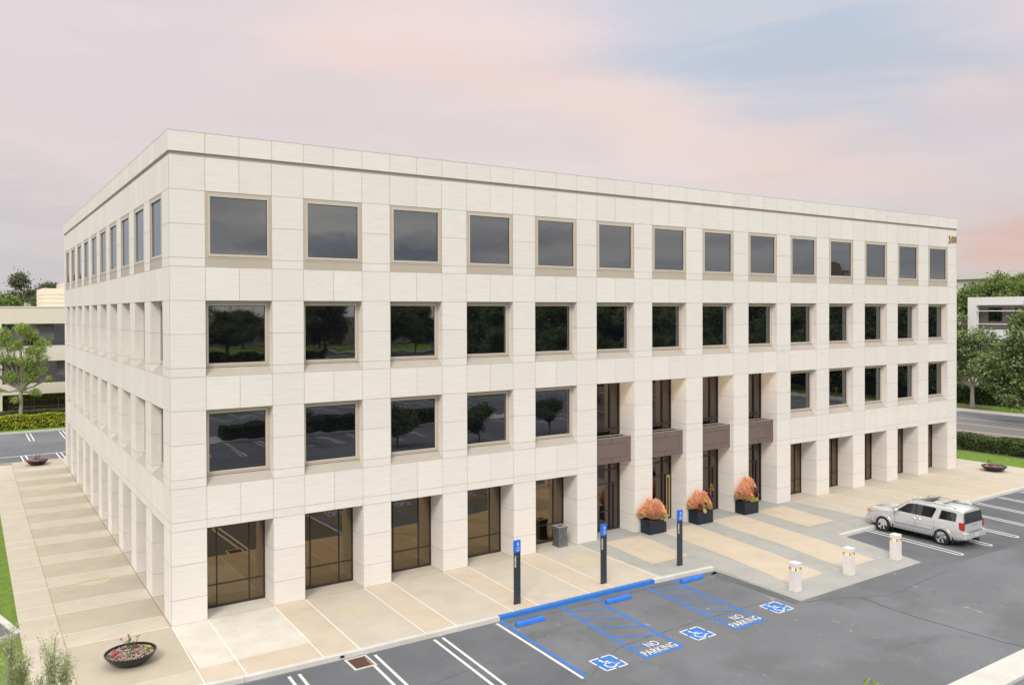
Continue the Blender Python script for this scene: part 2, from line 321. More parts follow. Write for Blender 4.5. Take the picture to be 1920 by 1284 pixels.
def kerb_run(name, pts, w, mats, top=.0, base=-.16, split=None):
    b = MB()
    for i, (p, q) in enumerate(zip(pts, pts[1:])):
        d = Vector((q[0]-p[0], q[1]-p[1], 0)).normalized(); n = Vector((d.y, -d.x, 0))*w
        c = [Vector((p[0],p[1],top+.004)), Vector((q[0],q[1],top+.004)), Vector((q[0]+n.x,q[1]+n.y,top-.012)), Vector((p[0]+n.x,p[1]+n.y,top-.012))]
        b.poly([tuple(v) for v in (c[0], c[3], c[2], c[1])], split[i] if split else 0)
        n2 = n*1.12
        b.poly([(p[0]+n2.x,p[1]+n2.y,base),(q[0]+n2.x,q[1]+n2.y,base),tuple(c[2]),tuple(c[3])], split[i] if split else 0)
        b.poly([(p[0],p[1],base),tuple(c[0]),tuple(c[1]),(q[0],q[1],base)], split[i] if split else 0)
    for j in np.arange(2, 52, 3.05):
        if 17.6 < j < 33: continue
    return b.build(name, mats)
kx = [-30,-4.45,-1.5,1,3,5,7.5,10,12.5,15,17.45,18.5,20.72]
struct(kerb_run('kerb', [(x, kerb_y(x)+.03) for x in kx], .17, [M_CURB, M_BLUE], split=[0,0,0,0,0,0,0,1,1,1,0,0]))
kx = [29.7,33,37,41,45,49,53,60]
struct(kerb_run('kerb', [(x, kerb_y(x)+.03) for x in kx], .17, [M_CURB]))
struct(kerb_run('kerb', [(x, 40.0) for x in (-12,0)][::-1] , .16, [M_CURB]))
# right lawn, street, far verge
struct(sheet('lawn', [(R4(55.1,59.4,-30,70), 0), (R4(-14,-4.45,2.45,39.9), 0), ([(-14,-30),(-4.45,-30),(-4.45,2.0),(-14,-1.2)], 0), (R4(61.2,65.7,-30,120),0), (R4(-20,30,58.4,73),0)], M_GRASS, -.03))
struct(sheet('street', [(R4(65.7,84.4,-140,200), 0)], M_ROAD, -.15))
st = sheet('street_markings', [(R4(x-w/2, x+w/2, -140, 200), i) for x, w, i in ((70.95,.28,0),(75.6,.28,0),(79.6,.14,1),(66.4,.10,1))]+[(R4(68.3,68.45,8.0,10.2),1)], [M_YELL, M_WHITE], -.146); struct(st)
b = MB(); b.box(84.4,87.0,-140,200,-.16,.0,0); b.box(65.5,65.7,-140,200,-.16,0,0); b.box(55.04,55.1,-5.5,40,-.1,.002,0); struct(b.build('pavement', [M_CURB]))
struct(sheet('far_verge', [(R4(87,97,-140,200), 0)], M_GRASS, -.02))
b = MB(); b.poly([(88.4+1.6*math.cos(t), 17.9+2.3*math.sin(t), -.01) for t in np.linspace(0,2*PI,24,endpoint=False)]); b.poly([(x,y,-.014) for x,y in R4(59.2,61.4,-30,70)]); struct(b.build('mulch_bed', [M_DIRT]))
# left corner kerbs and car-park sliver, far-left lot
b = MB(); b.prism([(-4.4,2.45,-.16),(-5.5,7.0,-.16),(-5.72,6.95,-.16),(-4.65,2.42,-.16)],(0,0,.165)); b.prism([(-4.4,2.45,-.16),(-4.6,2.3,-.16),(-12,-.2,-.16),(-12,-.03,-.16)],(0,0,.163))
b.prism([(-14,57.9,-.16),(52,58.6,-.16),(52,58.85,-.16),(-14,58.15,-.16)],(0,0,.16)); b.prism([(-14,43.4,-.148),(52,45.9,-.148),(52,46.1,-.148),(-14,43.6,-.148)],(0,0,.006)); struct(b.build('kerb', [M_CURB]))
struct(sheet('parking_lot_corner', [([(-4.66,2.42),(-5.7,6.9),(-12,7.2),(-12,-.05)], 0)], M_ASPH, -.024))
b = MB(); b.box(16.5,30,-18.45,-17.5,-.16,-.02,0); struct(b.build('kerb', [M_CURB], bevel=.02))

struct(sheet('asphalt_patch', [([(20.62,-6.1),(20.2,-6.3),(20.15,-10.55),(20.62,-10.5)], 0), ([(10.1,-5.76),(20.6,-6.05),(20.6,-6.35),(10.1,-6.1)], 0), (R4(30.0,64,-11.3,-6.05), 0), ([(-20,-5.3),(9.6,-5.75),(9.6,-11.2),(-20,-10.9)], 0)], noisy('sealed_asphalt', [(.090,.097,.110),(.116,.124,.138),(.142,.150,.165)], .3, rough=.85, bump=.5, bscale=55, bdist=.006, layers=[(.9, (.35,1,1), .56, .75, (.17,.17,.165), .55), (40, (1,1,1), .5, .75, (.20,.20,.20), .35), (7, (1,.6,1), .67, .72, (.34,.32,.28), .5)]), -.1485))
# painted markings on the lot
ZM = -.146
def line(b, p, q, w, mi=0, z=ZM, cap=0):
    d = Vector((q[0]-p[0], q[1]-p[1])).normalized(); n = Vector((-d.y, d.x))*w/2
    b.poly([(p[0]+n.x,p[1]+n.y,z),(p[0]-n.x,p[1]-n.y,z),(q[0]-n.x,q[1]-n.y,z),(q[0]+n.x,q[1]+n.y,z)][::-1], mi)
def double(x0, x1, y0, y1, w=.1, gap=.32):
    b = MB()
    d = Vector((x1-x0, y1-y0)).normalized(); n = Vector((-d.y, d.x))*gap/2
    line(b, (x0-n.x,y0-n.y), (x1-n.x,y1-n.y), w); line(b, (x0+n.x,y0+n.y), (x1+n.x,y1+n.y), w)
    a0 = math.atan2(-n.y, -n.x); r = gap/2; pts = []
    s = 1 if (Vector((math.cos(a0+PI/2), math.sin(a0+PI/2))).dot(d) > 0) else -1
    for i in range(7): a = a0+s*PI*i/6; pts.append((x1+math.cos(a)*r, y1+math.sin(a)*r*.8))
    for p, q in zip(pts, pts[1:]): line(b, p, q, w, z=ZM+.0015)
    struct(b.build('stall_line', M_WHITE, lot))
for xc in (7.4, 4.9, 2.38, -.1, -2.6, -5.1): double(xc, xc-.2, -5.85, -10.9)
for i in range(8): double(32.05+2.62*i, 31.75+2.58*i, -5.95, -10.65)
for i in range(-3, 12): double(-1.25+2.65*i*1.02, -1.22+2.65*i*1.02, 57.6, 52.3); double(-2.3+2.42*i, -2.22+2.42*i, 44.2, 40.6)
for i in range(-2, 18):
    if i not in (7, 8, 9): double(12.35+2.7*i, 12.3+2.7*i, -40.2, -34.2)
    double(12.5+2.9*i, 14.2+2.9*i, -61.5, -56.5)
b = MB(); line(b, (9.77,-5.82), (9.59,-10.98), .1); struct(b.build('stall_line', M_WHITE, lot))
hb = MB(); B1 = .125
line(hb, (9.99,-5.78), (9.76,-10.9), B1)
def aisle(x0, x1, sh, yend):
    xl = lambda y: x0 + (y+5.6)*sh; xr = lambda y: x1 + (y+5.6)*(sh-.005)
    line(hb, (xl(-5.72),-5.72), (xl(yend),yend), B1); line(hb, (xr(-5.72),-5.72), (xr(yend),yend), B1); line(hb, (xl(yend)-.05,yend), (xr(yend)+.05,yend), .16, z=ZM+.001)
    for i in range(5):
        ya, yb = -6.3-i*.915, -7.1-i*.915
        if i == 4: line(hb, (xl(ya)+.04,ya), (xl(ya)+1.0,ya-.55), B1*.8, z=ZM+.001)
        else: line(hb, (xl(ya)+.04,ya), (xr(yb)-.04,yb), B1*.8, z=ZM+.001)
aisle(12.65, 14.25, .088, -10.92); aisle(16.85, 18.32, .078, -10.9)
struct(hb.build('access_aisle_hatching', M_BLUE, lot))
for k, (cx, cy) in enumerate([(12.98, -10.78), (17.2, -10.74)]):
    for txt, dx, dy, sz in (('NO', .12, .42, .54), ('PARKING', .05, -.03, .54)):
        me = text_mesh(txt, sz*.95, .0008, .002); w_ = max(v.co.x for v in me.vertices) - min(v.co.x for v in me.vertices)
        o = mesh_obj('no_parking_lettering', me, M_WHITE, lot); s_ = (1.46 if txt == 'PARKING' else .52)/w_
        o.location = (cx+dx, cy+dy-.05, ZM+.004); o.scale = (s_, 1.0, 1); o.rotation_euler = (0,0,.03); struct(o)
def isa(b, cx, cy, z, s, mi, plane='xy', w=.085):
    """wheelchair symbol inside a unit square of side s"""
    def T(x, y): return (cx+x*s, cy+y*s, z) if plane == 'xy' else (cx+x*s, z, cy+y*s)
    def ln(p, q, w=w):
        d = Vector((q[0]-p[0], q[1]-p[1])).normalized(); n = Vector((-d.y, d.x))*w/2
        pts = [T(p[0]+n.x,p[1]+n.y),T(p[0]-n.x,p[1]-n.y),T(q[0]-n.x,q[1]-n.y),T(q[0]+n.x,q[1]+n.y)]
        b.poly(pts if plane == 'xz' else pts[::-1], mi)
    b.poly([T(-.13+.07*math.cos(t), .33+.07*math.sin(t)) for t in np.linspace(0,2*PI,14,endpoint=False)], mi)
    ln((-.12,.26), (-.07,-.03)); ln((-.1,.13), (.12,.13)); ln((-.08,-.01), (.17,-.01)); ln((.15,.0), (.26,-.26)); ln((.25,-.25), (.36,-.21))
    arc = [(-.02+.22*math.cos(t), -.15+.22*math.sin(t)) for t in np.linspace(math.radians(140), math.radians(375), 16)]
    for p, q in zip(arc, arc[1:]): ln(p, q)
for cx, cy in ((10.95,-10.55),(15.04,-10.46),(19.33,-10.36)):
    b = MB(); h = .43
    b.poly([(cx-h,cy-h,ZM),(cx+h,cy-h,ZM),(cx+h,cy+h,ZM),(cx-h,cy+h,ZM)], 0)
    for p, q in (((-h,-h),(h,-h)),((h,-h),(h,h)),((h,h),(-h,h)),((-h,h),(-h,-h))):
        d = Vector((q[0]-p[0], q[1]-p[1])); 
        for t0, t1 in ((0,.44),(.56,1)): line(b, (cx+p[0]+d.x*t0,cy+p[1]+d.y*t0), (cx+p[0]+d.x*t1,cy+p[1]+d.y*t1), .06, 1, ZM+.001)
    isa(b, cx-.02, cy-.02, ZM+.002, .84, 1, w=.075)
    struct(b.build('wheelchair_symbol', [M_BLUE, M_WHITE], lot))
sb = MB()
for pts in ([(22.86,-11.51),(22.76,-12.82),(22.72,-14.27),(22.83,-15.35),(22.93,-16.54),(23.11,-17.4)], [(9.9,-10.95),(11.9,-9.9),(13.2,-9.75),(15,-9.7),(17,-9.72),(19,-9.68),(20.7,-9.9)], [(11,-6.05),(13,-6.12),(15,-6.08),(18,-6.2),(20.2,-6.3),(20.2,-8.0),(20.3,-10.6),(22,-10.9)], [(20.7,-10.55),(22.5,-11.3),(24,-12.0),(29,-11.6)], [(29.2,-10.8),(33,-11.3),(40,-11.5)], [(40,-10.9),(44,-15),(52,-17)], [(0.5,-8.6),(3,-8.3),(5,-8.8),(8,-8.4)]):
    q_ = []
    for p, q in zip(pts, pts[1:]):
        for t in (0, .25, .5, .75): q_.append((p[0]+(q[0]-p[0])*t+random.uniform(-.03,.03), p[1]+(q[1]-p[1])*t+random.uniform(-.03,.03)))
    q_.append(pts[-1]); w0 = .05 if pts[0][0] > 22.8 and pts[0][0] < 22.9 else .022
    for p, q in zip(q_, q_[1:]): line(sb, p, q, w0*random.uniform(.7,1.3), z=ZM-.002)
struct(sb.build('asphalt_crack', M_SEAM, lot))
b = MB(); line(b, (62,-58.5), (60.5,-57.6), .9); line(b, (54,-41.2), (55.6,-41.2), .3); struct(b.build('red_kerb_paint', mat('red_paint', (.45,.02,.03), .6), lot))

# ---------------------------------------------------------------- the office building
ZL_ = [0,.869,2.076,3.275,3.585,4.77,5.084,6.293,7.487,8.683,9.0,10.198,11.397,12.592,12.908,14.101,15.298,16.50]
office = empty('office_building', (0,0,0), 'four-storey pale travertine office building with square windows and the number 100 at its right end', 'building')
ENT = (5, 6, 7, 8)
def facade(T, mod, pier, nb, ent, stone, name):
    b = MB(); g = .0055
    def panel(s0, s1, z0, z1, d=0.0):
        b.poly([T(s0+g,d,z0+g),T(s1-g,d,z0+g),T(s1-g,d,z1-g),T(s0+g,d,z1-g)], 0); b.poly([T(s0,d+.014,z0),T(s1,d+.014,z0),T(s1,d+.014,z1),T(s0,d+.014,z1)], 1)
    def side(s, dirn, z0, z1, D):       # jamb face of a pier
        b.poly([T(s,0.0,z0+g),T(s,D,z0+g),T(s,D,z1-g),T(s,0.0,z1-g)], 0); e = s + dirn*.014; b.poly([T(e,0,z0),T(e,D,z0),T(e,D,z1),T(e,0,z1)], 1)
    sm = (mod-pier)/2
    for k in range(nb+1):
        s0 = k*mod
        for z0, z1 in zip(ZL_, ZL_[1:]): panel(s0, s0+pier, z0, z1)
        if k == nb: continue
        a, c = s0+pier, s0+mod
        for z0, z1 in ((3.275,3.585),(3.585,4.77),(7.487,8.683),(11.397,12.592),(15.298,16.50)):
            if k in ent and z1 < 5: continue
            panel(a, a+sm, z0, z1); panel(a+sm, c, z0, z1)
        zs = [z for z in ZL_]
        def jambs(zlo, zhi, D):
            for z0, z1 in zip(zs, zs[1:]):
                if z0 >= zlo-1e-6 and z1 <= zhi+1e-6: side(a, -1, z0, z1, D); side(c, 1, z0, z1, D)
            b.poly([T(a,0,zhi),T(c,0,zhi),T(c,D,zhi),T(a,D,zhi)], 0)
        if k in ent: jambs(0, 7.487, 1.14)
        else: jambs(0, 3.275, 1.10); jambs(4.77, 7.487, .335)
        jambs(8.683, 11.397, .335)
    return b.build(name, [stone, M_JOINT], office)
TF = lambda s, d, z: (s, d, z)
TL = lambda s, d, z: (d, s, z)
facade(TF, M, P, NB, ENT, M_STONE, 'stone_facade')
facade(TL, ML, PL, NL, (), M_STONEV, 'stone_facade')
def band(z0, z1, off, seg, name, mt, dd=0.3):
    b = MB(); g = .006
    n = NB*3+1; sx = [0]
    for k in range(NB+1):
        sx.append(k*M+P); 
        if k < NB: sx += [k*M+P+(M-P)/2, (k+1)*M]
    sy = [0]
    for k in range(NL+1):
        sy.append(k*ML+PL)
        if k < NL: sy += [k*ML+PL+(ML-PL)/2, (k+1)*ML]
    sx = sorted(set(round(v,4) for v in sx)); sy = sorted(set(round(v,4) for v in sy))
    for a, c in zip(sx, sx[1:]):
        a_ = a-off if a == 0 else a; c_ = c+off if c == sx[-1] else c
        b.poly([(a_+(g if a else 0),-off,z0),(c_-g,-off,z0),(c_-g,-off,z1),(a_+(g if a else 0),-off,z1)], 0)
        b.poly([(a_+.02 if not a else a_,-off+.012,z0+.002),(c_,-off+.012,z0+.002),(c_,-off+.012,z1-.002),(a_+.02 if not a else a_,-off+.012,z1-.002)], 1)
    for a, c in zip(sy, sy[1:]):
        a_ = a-off if a == 0 else a; c_ = c+off if c == sy[-1] else c
        b.poly([(-off,a_+(g if a else 0),z0),(-off,c_-g,z0),(-off,c_-g,z1),(-off,a_+(g if a else 0),z1)], 2)
        b.poly([(-off+.012,a_+.02 if not a else a_,z0+.002),(-off+.012,c_,z0+.002),(-off+.012,c_,z1-.002),(-off+.012,a_+.02 if not a else a_,z1-.002)], 1)
    b.box(-off-.004, LX+off+.004, -off-.004, .37, z1+.001, z1+.022, 3); b.box(-off-.004, .37, .37, LY+off+.004, z1+.001, z1+.022, 3)
    # underside, top and back
    for z in (z0,):
        b.poly([(-off,-off,z),(LX+off,-off,z),(LX+off,.4,z),(-off,.4,z)], 0); b.poly([(-off,.4,z),(.4,.4,z),(.4,LY+off,z),(-off,LY+off,z)], 0)
    b.poly([(-off,-off,z1),(LX+off,-off,z1),(LX+off,.35,z1),(-off,.35,z1)], 3); b.poly([(-off,.35,z1),(.35,.35,z1),(.35,LY+off,z1),(-off,LY+off,z1)], 3)
    b.box(.35,LX,.35,.36,z0,z1,0); b.box(.35,.36,.36,LY,z0,z1,0)
    return b.build(name, [M_STONE, M_JOINT, M_STONEV, mat('parapet_flashing',(.46,.45,.45),.5)], office)
band(16.632, 17.336, .035, 0, 'parapet', None)
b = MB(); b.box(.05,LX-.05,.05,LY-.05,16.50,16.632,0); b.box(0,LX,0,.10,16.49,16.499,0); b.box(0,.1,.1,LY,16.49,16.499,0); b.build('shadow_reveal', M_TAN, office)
b = MB(); b.box(.36,LX,.36,LY,16.64,16.75,0); b.build('roof', M_ROOF, office)
b = MB(); b.box(LX-.02,LX,.0,LY,0,16.63,0); b.box(0.02,LX-.02,LY-.02,LY,0,16.63,0); b.box(LX-.3,LX+.05,-.05+.06,LY,16.632,17.33,0); b.box(.36,LX-.3,LY-.3,LY+.05,16.632,17.33,0); b.build('rear_wall', M_STONE, office)

def window(T, a, c, kind):
    """kind: 'upper' (flush, tan sill panel), 'mid' (recessed over a sloping sill)"""
    if kind == 'upper': z0, z1, d, fw, dg = 12.908, 15.298, .015, .085, .06
    elif kind == 3: z0, z1, d, fw, dg = 8.985, 11.397, .335, .085, .37
    else: z0, z1, d, fw, dg = 5.07, 7.487, .335, .085, .37
    b = MB(); gx, gt, gb = .17, .175, (.165 if kind == 'upper' else .14)
    def q(s0, s1, u0, u1, dd, mi): b.poly([T(s0,dd,u0),T(s1,dd,u0),T(s1,dd,u1),T(s0,dd,u1)], mi)
    # outer flat band
    i0, i1, j0, j1 = a+.10, c-.10, z0+.075, z1-.11
    for s0, s1, u0, u1 in ((a,i0,z0,z1),(i1,c,z0,z1),(i0,i1,z0,j0),(i0,i1,j1,z1)): q(s0, s1, u0, u1, d, 0)
    # stepped bead
    k0, k1, l0, l1 = a+gx, c-gx, z0+gb, z1-gt
    dm = d-.018
    for s0, s1, u0, u1 in ((i0,k0,j0,j1),(k1,i1,j0,j1),(k0,k1,j0,l0),(k0,k1,l1,j1)): q(s0, s1, u0, u1, dm, 1)
    for s in (i0, i1): b.poly([T(s,dm,j0),T(s,d+.01,j0),T(s,d+.01,j1),T(s,dm,j1)], 0)
    for u in (j0, j1): b.poly([T(i0,dm,u),T(i1,dm,u),T(i1,d+.01,u),T(i0,d+.01,u)], 0)
    for s in (k0, k1): b.poly([T(s,dm,l0),T(s,dg,l0),T(s,dg,l1),T(s,dm,l1)], 1)
    for u in (l0, l1): b.poly([T(k0,dm,u),T(k1,dm,u),T(k1,dg,u),T(k0,dg,u)], 1)
    # dark gasket line
    for s0, s1, u0, u1 in ((k0,k0+.022,l0,l1),(k1-.022,k1,l0,l1),(k0,k1,l0,l0+.02),(k0,k1,l1-.02,l1)): q(s0, s1, u0, u1, dg-.006, 3)
    if kind == 'upper': q(a, c, 12.592, 12.90, .012, 2); b.poly([T(a,0,12.592),T(c,0,12.592),T(c,.02,12.592),T(a,.02,12.592)], 2)
    else:
        zs = 8.683 if kind == 3 else 4.77
        b.poly([T(a,-.004,zs),T(c,-.004,zs),T(c,.34,z0-.02),T(a,.34,z0-.02)], 4); b.poly([T(a,.34,z0-.02),T(c,.34,z0-.02),T(c,.335,z0),T(a,.335,z0)], 3)
    w = b.build('window', [M_TAN, M_BEAD, M_TAND, M_BRONZE, M_W_PANEL if False else M_SILL], office)
    p = MB(); tx = random.uniform(-.0018,.0018); tz = random.uniform(-.0018,.0018)
    p.poly([T(k0,dg+tx,l0),T(k1,dg-tx,l0),T(k1,dg-tx+tz,l1),T(k0,dg+tx+tz,l1)]); p.build('pane', M_GLASS, w)
M_SILL = noisy('sill_stone', [(.40,.365,.315),(.44,.40,.345)], 1.0, rough=.7)
for k in range(NB):
    window(TF, k*M+P, (k+1)*M, 'upper'); window(TF, k*M+P, (k+1)*M, 3)
    if k not in ENT: window(TF, k*M+P, (k+1)*M, 2)
for k in range(NL):
    for kd in ('upper', 3, 2): window(TL, k*ML+PL, (k+1)*ML, kd)
M_GLASSE = glass('entrance_glass', (.004,.003,.004), .03, 2.15); M_GLASSE.node_tree.nodes['Principled BSDF'].inputs['Specular Tint'].default_value = (1,.86,.70,1)
def storefront(T, a, c, D=1.10, flip=False):
    b = MB(); w = .05
    def bar(s0, s1, z0, z1, d0=-.04, d1=.03):
        P0 = [T(s0,D+d0,z0),T(s1,D+d0,z0),T(s1,D+d0,z1),T(s0,D+d0,z1)]; n_ = Vector(T(0,1,0))*(d1-d0); b.prism(P0, n_)
    bar(a, c, .0, .07); bar(a, a+.05, .07, 3.25); bar(c-.05, c, .07, 3.25); bar(a+.05, c-.05, 3.2, 3.27)
    bar(a+.575, a+.612, .07, 3.2); bar(a+1.775, a+1.812, .07, 3.2); bar(a+.05, c-.05, .825, .86, -.045, .02)
    s = b.build('storefront_frame', M_BRONZE, office)
    p = MB(); p.poly([T(a,D,.03),T(c,D,.03),T(c,D,3.27),T(a,D,3.27)]); p.build('pane', M_GLASSB, s)
for k in range(NB):
    if k not in ENT: storefront(TF, k*M+P, (k+1)*M)
for k in range(NL): storefront(TL, k*ML+PL, (k+1)*ML)
# entrance bays: two-storey glazing behind brown balcony boxes
for k in ENT:
    a, c = k*M+P, (k+1)*M; D = 1.14; b = MB()
    def bar(s0, s1, z0, z1, d0=-.05, d1=.04): b.box(s0, s1, D+d0, D+d1, z0, z1)
    bar(a, c, 0, .08); bar(a, a+.05, .08, 7.48); bar(c-.08, c, .08, 7.48); bar(a+1.72, a+1.80, .08, 7.48, -.07); bar(a+.05, c-.08, 3.0, 3.07); bar(a+.05, c-.08, 5.0, 5.12); bar(a+.05, c-.08, 4.55, 4.62, -.055)
    bar(a+.05, c-.08, 2.32, 2.37, -.045); bar(a+.05, a+1.72, .95, .99, -.045); bar(c-.42, c-.37, .08, 2.32, -.06)
    e = b.build('entrance_frame', M_BRONZE, office)
    p = MB(); p.poly([(a,D,.03),(c,D,.03),(c,D,7.48),(a,D,7.48)]); p.build('pane', M_GLASSE, e)
    if k == 6:
        p = MB(); p.box(c-.37,c-.30,D-.03,D-.012,.1,2.3); p.box(c-.30,c-.10,D-.03,D-.012,2.2,2.3); p.box(c-.30,c-.10,D-.03,D-.012,.1,.22); p.box(c-.16,c-.10,D-.03,D-.012,.22,2.2)
        p.build('lit_door_surround', mat('lobby_light', (.42,.32,.12), .5, emit=(1,.74,.28), es=.04), e)
    b = MB(); y0, y1, z0, z1 = .24, 1.0, 3.53, 4.77; t = .09; a2, c2 = a-.06, c+.0
    b.box(a, c, y0, y0+t, z0, z1); b.box(a, c, y0+t, y1, z0, z0+t)
    # rounded right end standing a little clear of the pier
    b.box(a, a+.05, y0+t, y1, z0+t, z1-.01); b.box(c-.05, c, y0+t, y1, z0+t, z1-.01)
    bal = b.build('balcony', M_BOX, office, bevel=.02)
    s = MB(); f = y0-.003
    for (x0_, x1_, u0, u1) in ((a+.1,c-.28,z0+.26,z0+.275),(a+.1,c-.28,z1-.285,z1-.27),(a+.1,a+.115,z0+.26,z1-.27),(c-.295,c-.28,z0+.26,z1-.27),((a+c)/2-.09,(a+c)/2-.075,z1-.27,z1-.01),((a+c)/2-.09,(a+c)/2-.075,z0+.01,z0+.26)):
        s.box(x0_, x1_, f-.002, f+.002, u0, u1)
    s.build('panel_seam', M_BOXL, bal)
    s = MB(); s.box(a, c, y0-.01, y0+t+.02, z1+.001, z1+.025); s.box(a,c,y1-.06,y1,z1-.04,z1+.02); s.build('lit_rim', mat('balcony_lit_rim', (.34,.28,.25), .5), bal)  # lit top edge of the balcony painted in as paler strips
    # downlight recessed in the soffit of the entrance recess
    dl = MB(); dl.lathe([(.001,7.478),(.09,7.478),(.10,7.484)], 16, ((a+c)/2, .62, 0)); dl.build('downlight', mat('downlight_glow', (1,.8,.5), .5, emit=(1,.72,.36), es=4), office)
    for zz, pw in ((7.42, 14), (3.45, 5)):
        ld = bpy.data.lights.new('downlight', 'POINT'); ld.energy = pw; ld.color = (1,.74,.42); ld.shadow_soft_size = .08; lo = bpy.data.objects.new('downlight_lamp', ld); COL.objects.link(lo); lo.location = ((a+c)/2, .70, zz); lo.parent = office
# brass number
b = MB(); th = -.04
def ring(cx, cz, rx, rz, ix, iz):
    n = 22
    for i in range(n):
        t0, t1 = 2*PI*i/n, 2*PI*(i+1)/n
        b.prism([(cx+rx*math.cos(t0),-.012,cz+rz*math.sin(t0)),(cx+rx*math.cos(t1),-.012,cz+rz*math.sin(t1)),(cx+ix*math.cos(t1),-.012,cz+iz*math.sin(t1)),(cx+ix*math.cos(t0),-.012,cz+iz*math.sin(t0))], (0,th,0))
z0, z1 = 15.62, 16.10
for x0_, x1_, u0, u1 in ((50.60,50.70,z0,z1),(50.50,50.80,z0,z0+.045),(50.52,50.60,z1-.10,z1-.03)): b.box(x0_, x1_, -.052, -.012, u0, u1)
ring(51.01,(z0+z1)/2,.155,.24,.065,.205); ring(51.36,(z0+z1)/2,.155,.24,.065,.205)
b.build('number_sign', M_GOLD, office)

# ================================================================ vegetation
def leafmat(name, cols, scale=.5, island=.35, rough=.6, trans=.25):
    m = noisy(name, cols, scale, detail=4, rough=rough, island=island)
    nt = m.node_tree; b = nt.nodes['Principled BSDF']; b.inputs['Specular IOR Level'].default_value = .25
    t = nt.nodes.new('ShaderNodeBsdfTranslucent'); mx = nt.nodes.new('ShaderNodeMixShader'); mx.inputs[0].default_value = trans
    src = b.inputs['Base Color'].links[0].from_socket; nt.links.new(src, t.inputs[0]); nt.links.new(b.outputs[0], mx.inputs[1]); nt.links.new(t.outputs[0], mx.inputs[2]); nt.links.new(mx.outputs[0], nt.nodes['Material Output'].inputs[0])
    return m
L_DARK = leafmat('dark_glossy_foliage', [(.08,.115,.045),(.15,.19,.08),(.26,.30,.15)], .9)
L_MAG = leafmat('broad_grey_green_foliage', [(.085,.13,.045),(.165,.23,.085),(.32,.39,.18)], 1.1, .45)
L_LIGHT = leafmat('fresh_green_foliage', [(.10,.155,.04),(.17,.24,.065),(.25,.32,.10)], .5)
L_PINE = leafmat('lime_pine_needles', [(.19,.27,.065),(.30,.40,.10),(.42,.52,.17)], .9, .3)
L_EUC = leafmat('grey_green_foliage', [(.09,.105,.06),(.14,.16,.085),(.21,.225,.13)], .6)
L_HEDGE = leafmat('hedge_foliage', [(.045,.075,.022),(.08,.12,.036),(.13,.17,.06)], 1.6, .4)
L_YHEDGE = leafmat('yellow_green_hedge_foliage', [(.20,.26,.02),(.38,.43,.04),(.58,.60,.08)], 1.2, .35)
L_OLIVE = leafmat('wispy_olive_foliage', [(.34,.39,.20),(.50,.55,.31),(.66,.69,.46)], 3, .3, trans=.45)
M_BARK = noisy('grey_bark', [(.12,.10,.085),(.22,.19,.165)], 6, stretch=(1,1,.25), bump=.6, bscale=20, bdist=.02)
M_BARKP = noisy('pale_bark', [(.25,.22,.19),(.38,.34,.30)], 6, stretch=(1,1,.25), bump=.5, bscale=20, bdist=.02)
M_CORE = mat('hedge_dark_core', (.018,.025,.008), .95)  # near-black filler inside hedges; their inner shade is put into its colour

def leaf_mesh(name, P, size, material, parent=None, aspect=.5, up=None, N0=None, spread=.9):
    """one rhombic leaf per point of P; N0: preferred leaf normals"""
    n = len(P); A = RNG.normal(size=(n,3)); A /= np.linalg.norm(A, axis=1)[:,None]
    if up is not None: A = A*(1-up) + np.array([0,0,1.])*up; A /= np.linalg.norm(A, axis=1)[:,None]
    B = RNG.normal(size=(n,3))*spread
    if N0 is not None: B += N0
    C = np.cross(A, B); C /= (np.linalg.norm(C, axis=1)[:,None]+1e-9)
    s = (size*RNG.uniform(.6,1.35,n))[:,None]
    V = np.stack([P-A*s, P+C*s*aspect, P+A*s, P-C*s*aspect], 1).reshape(-1,3).astype(np.float32)
    me = bpy.data.meshes.new(name); me.vertices.add(4*n); me.vertices.foreach_set('co', V.ravel())
    me.loops.add(4*n); me.loops.foreach_set('vertex_index', np.arange(4*n, dtype=np.int32)); me.polygons.add(n)
    me.polygons.foreach_set('loop_start', np.arange(0,4*n,4,dtype=np.int32)); me.polygons.foreach_set('loop_total', np.full(n,4,dtype=np.int32)); me.update(calc_edges=True)
    me.materials.append(material); o = bpy.data.objects.new(name, me); COL.objects.link(o)
    if parent is not None: o.parent = parent
    return o
def clumps(blobs, nclump, per, sig, shell=.45, flat=1.0):
    """points gathered in clumps inside a set of ellipsoids (centre, radii)"""
    vol = np.array([r[0]*r[1]*r[2] for c, r in blobs])**(2/3); pr = vol/vol.sum(); out = []; nor = []
    for (c, r), k in zip(blobs, RNG.multinomial(nclump, pr)):
        d = RNG.normal(size=(k,3)); d /= np.linalg.norm(d, axis=1)[:,None]
        q = RNG.uniform(shell, 1, k)[:,None]**.6
        cc = np.array(c) + d*np.array(r)*q; sg = sig*RNG.uniform(.6,1.4,k)
        p = np.repeat(cc, per, 0) + RNG.normal(size=(k*per,3))*np.repeat(sg,per)[:,None]*np.array([1,1,flat])
        out.append(p); nor.append(np.repeat(d, per, 0)+np.array([0,0,.5]))
    return np.concatenate(out), np.concatenate(nor)
def limbs(b, base, ends, r0, fork, n=7):
    b.tube([base, tuple((Vector(base)*.5+Vector(fork)*.5)+Vector((.05,.03,0))), fork], [r0, r0*.85, r0*.72], n)
    for e in ends:
        m_ = Vector(fork)*.55+Vector(e)*.45 + Vector((random.uniform(-.2,.2),random.uniform(-.2,.2),-.15))
        b.tube([fork, tuple(m_), e], [r0*.5, r0*.32, r0*.10], 6)
        for _ in range(3):
            e2 = Vector(e)+Vector((random.uniform(-1,1),random.uniform(-1,1),random.uniform(0,.6)))*((Vector(e)-Vector(fork)).length*.16); b.tube([tuple(m_), tuple((m_+e2)/2+Vector((0,0,.1))), tuple(e2)], [r0*.2, r0*.14, r0*.05], 5)
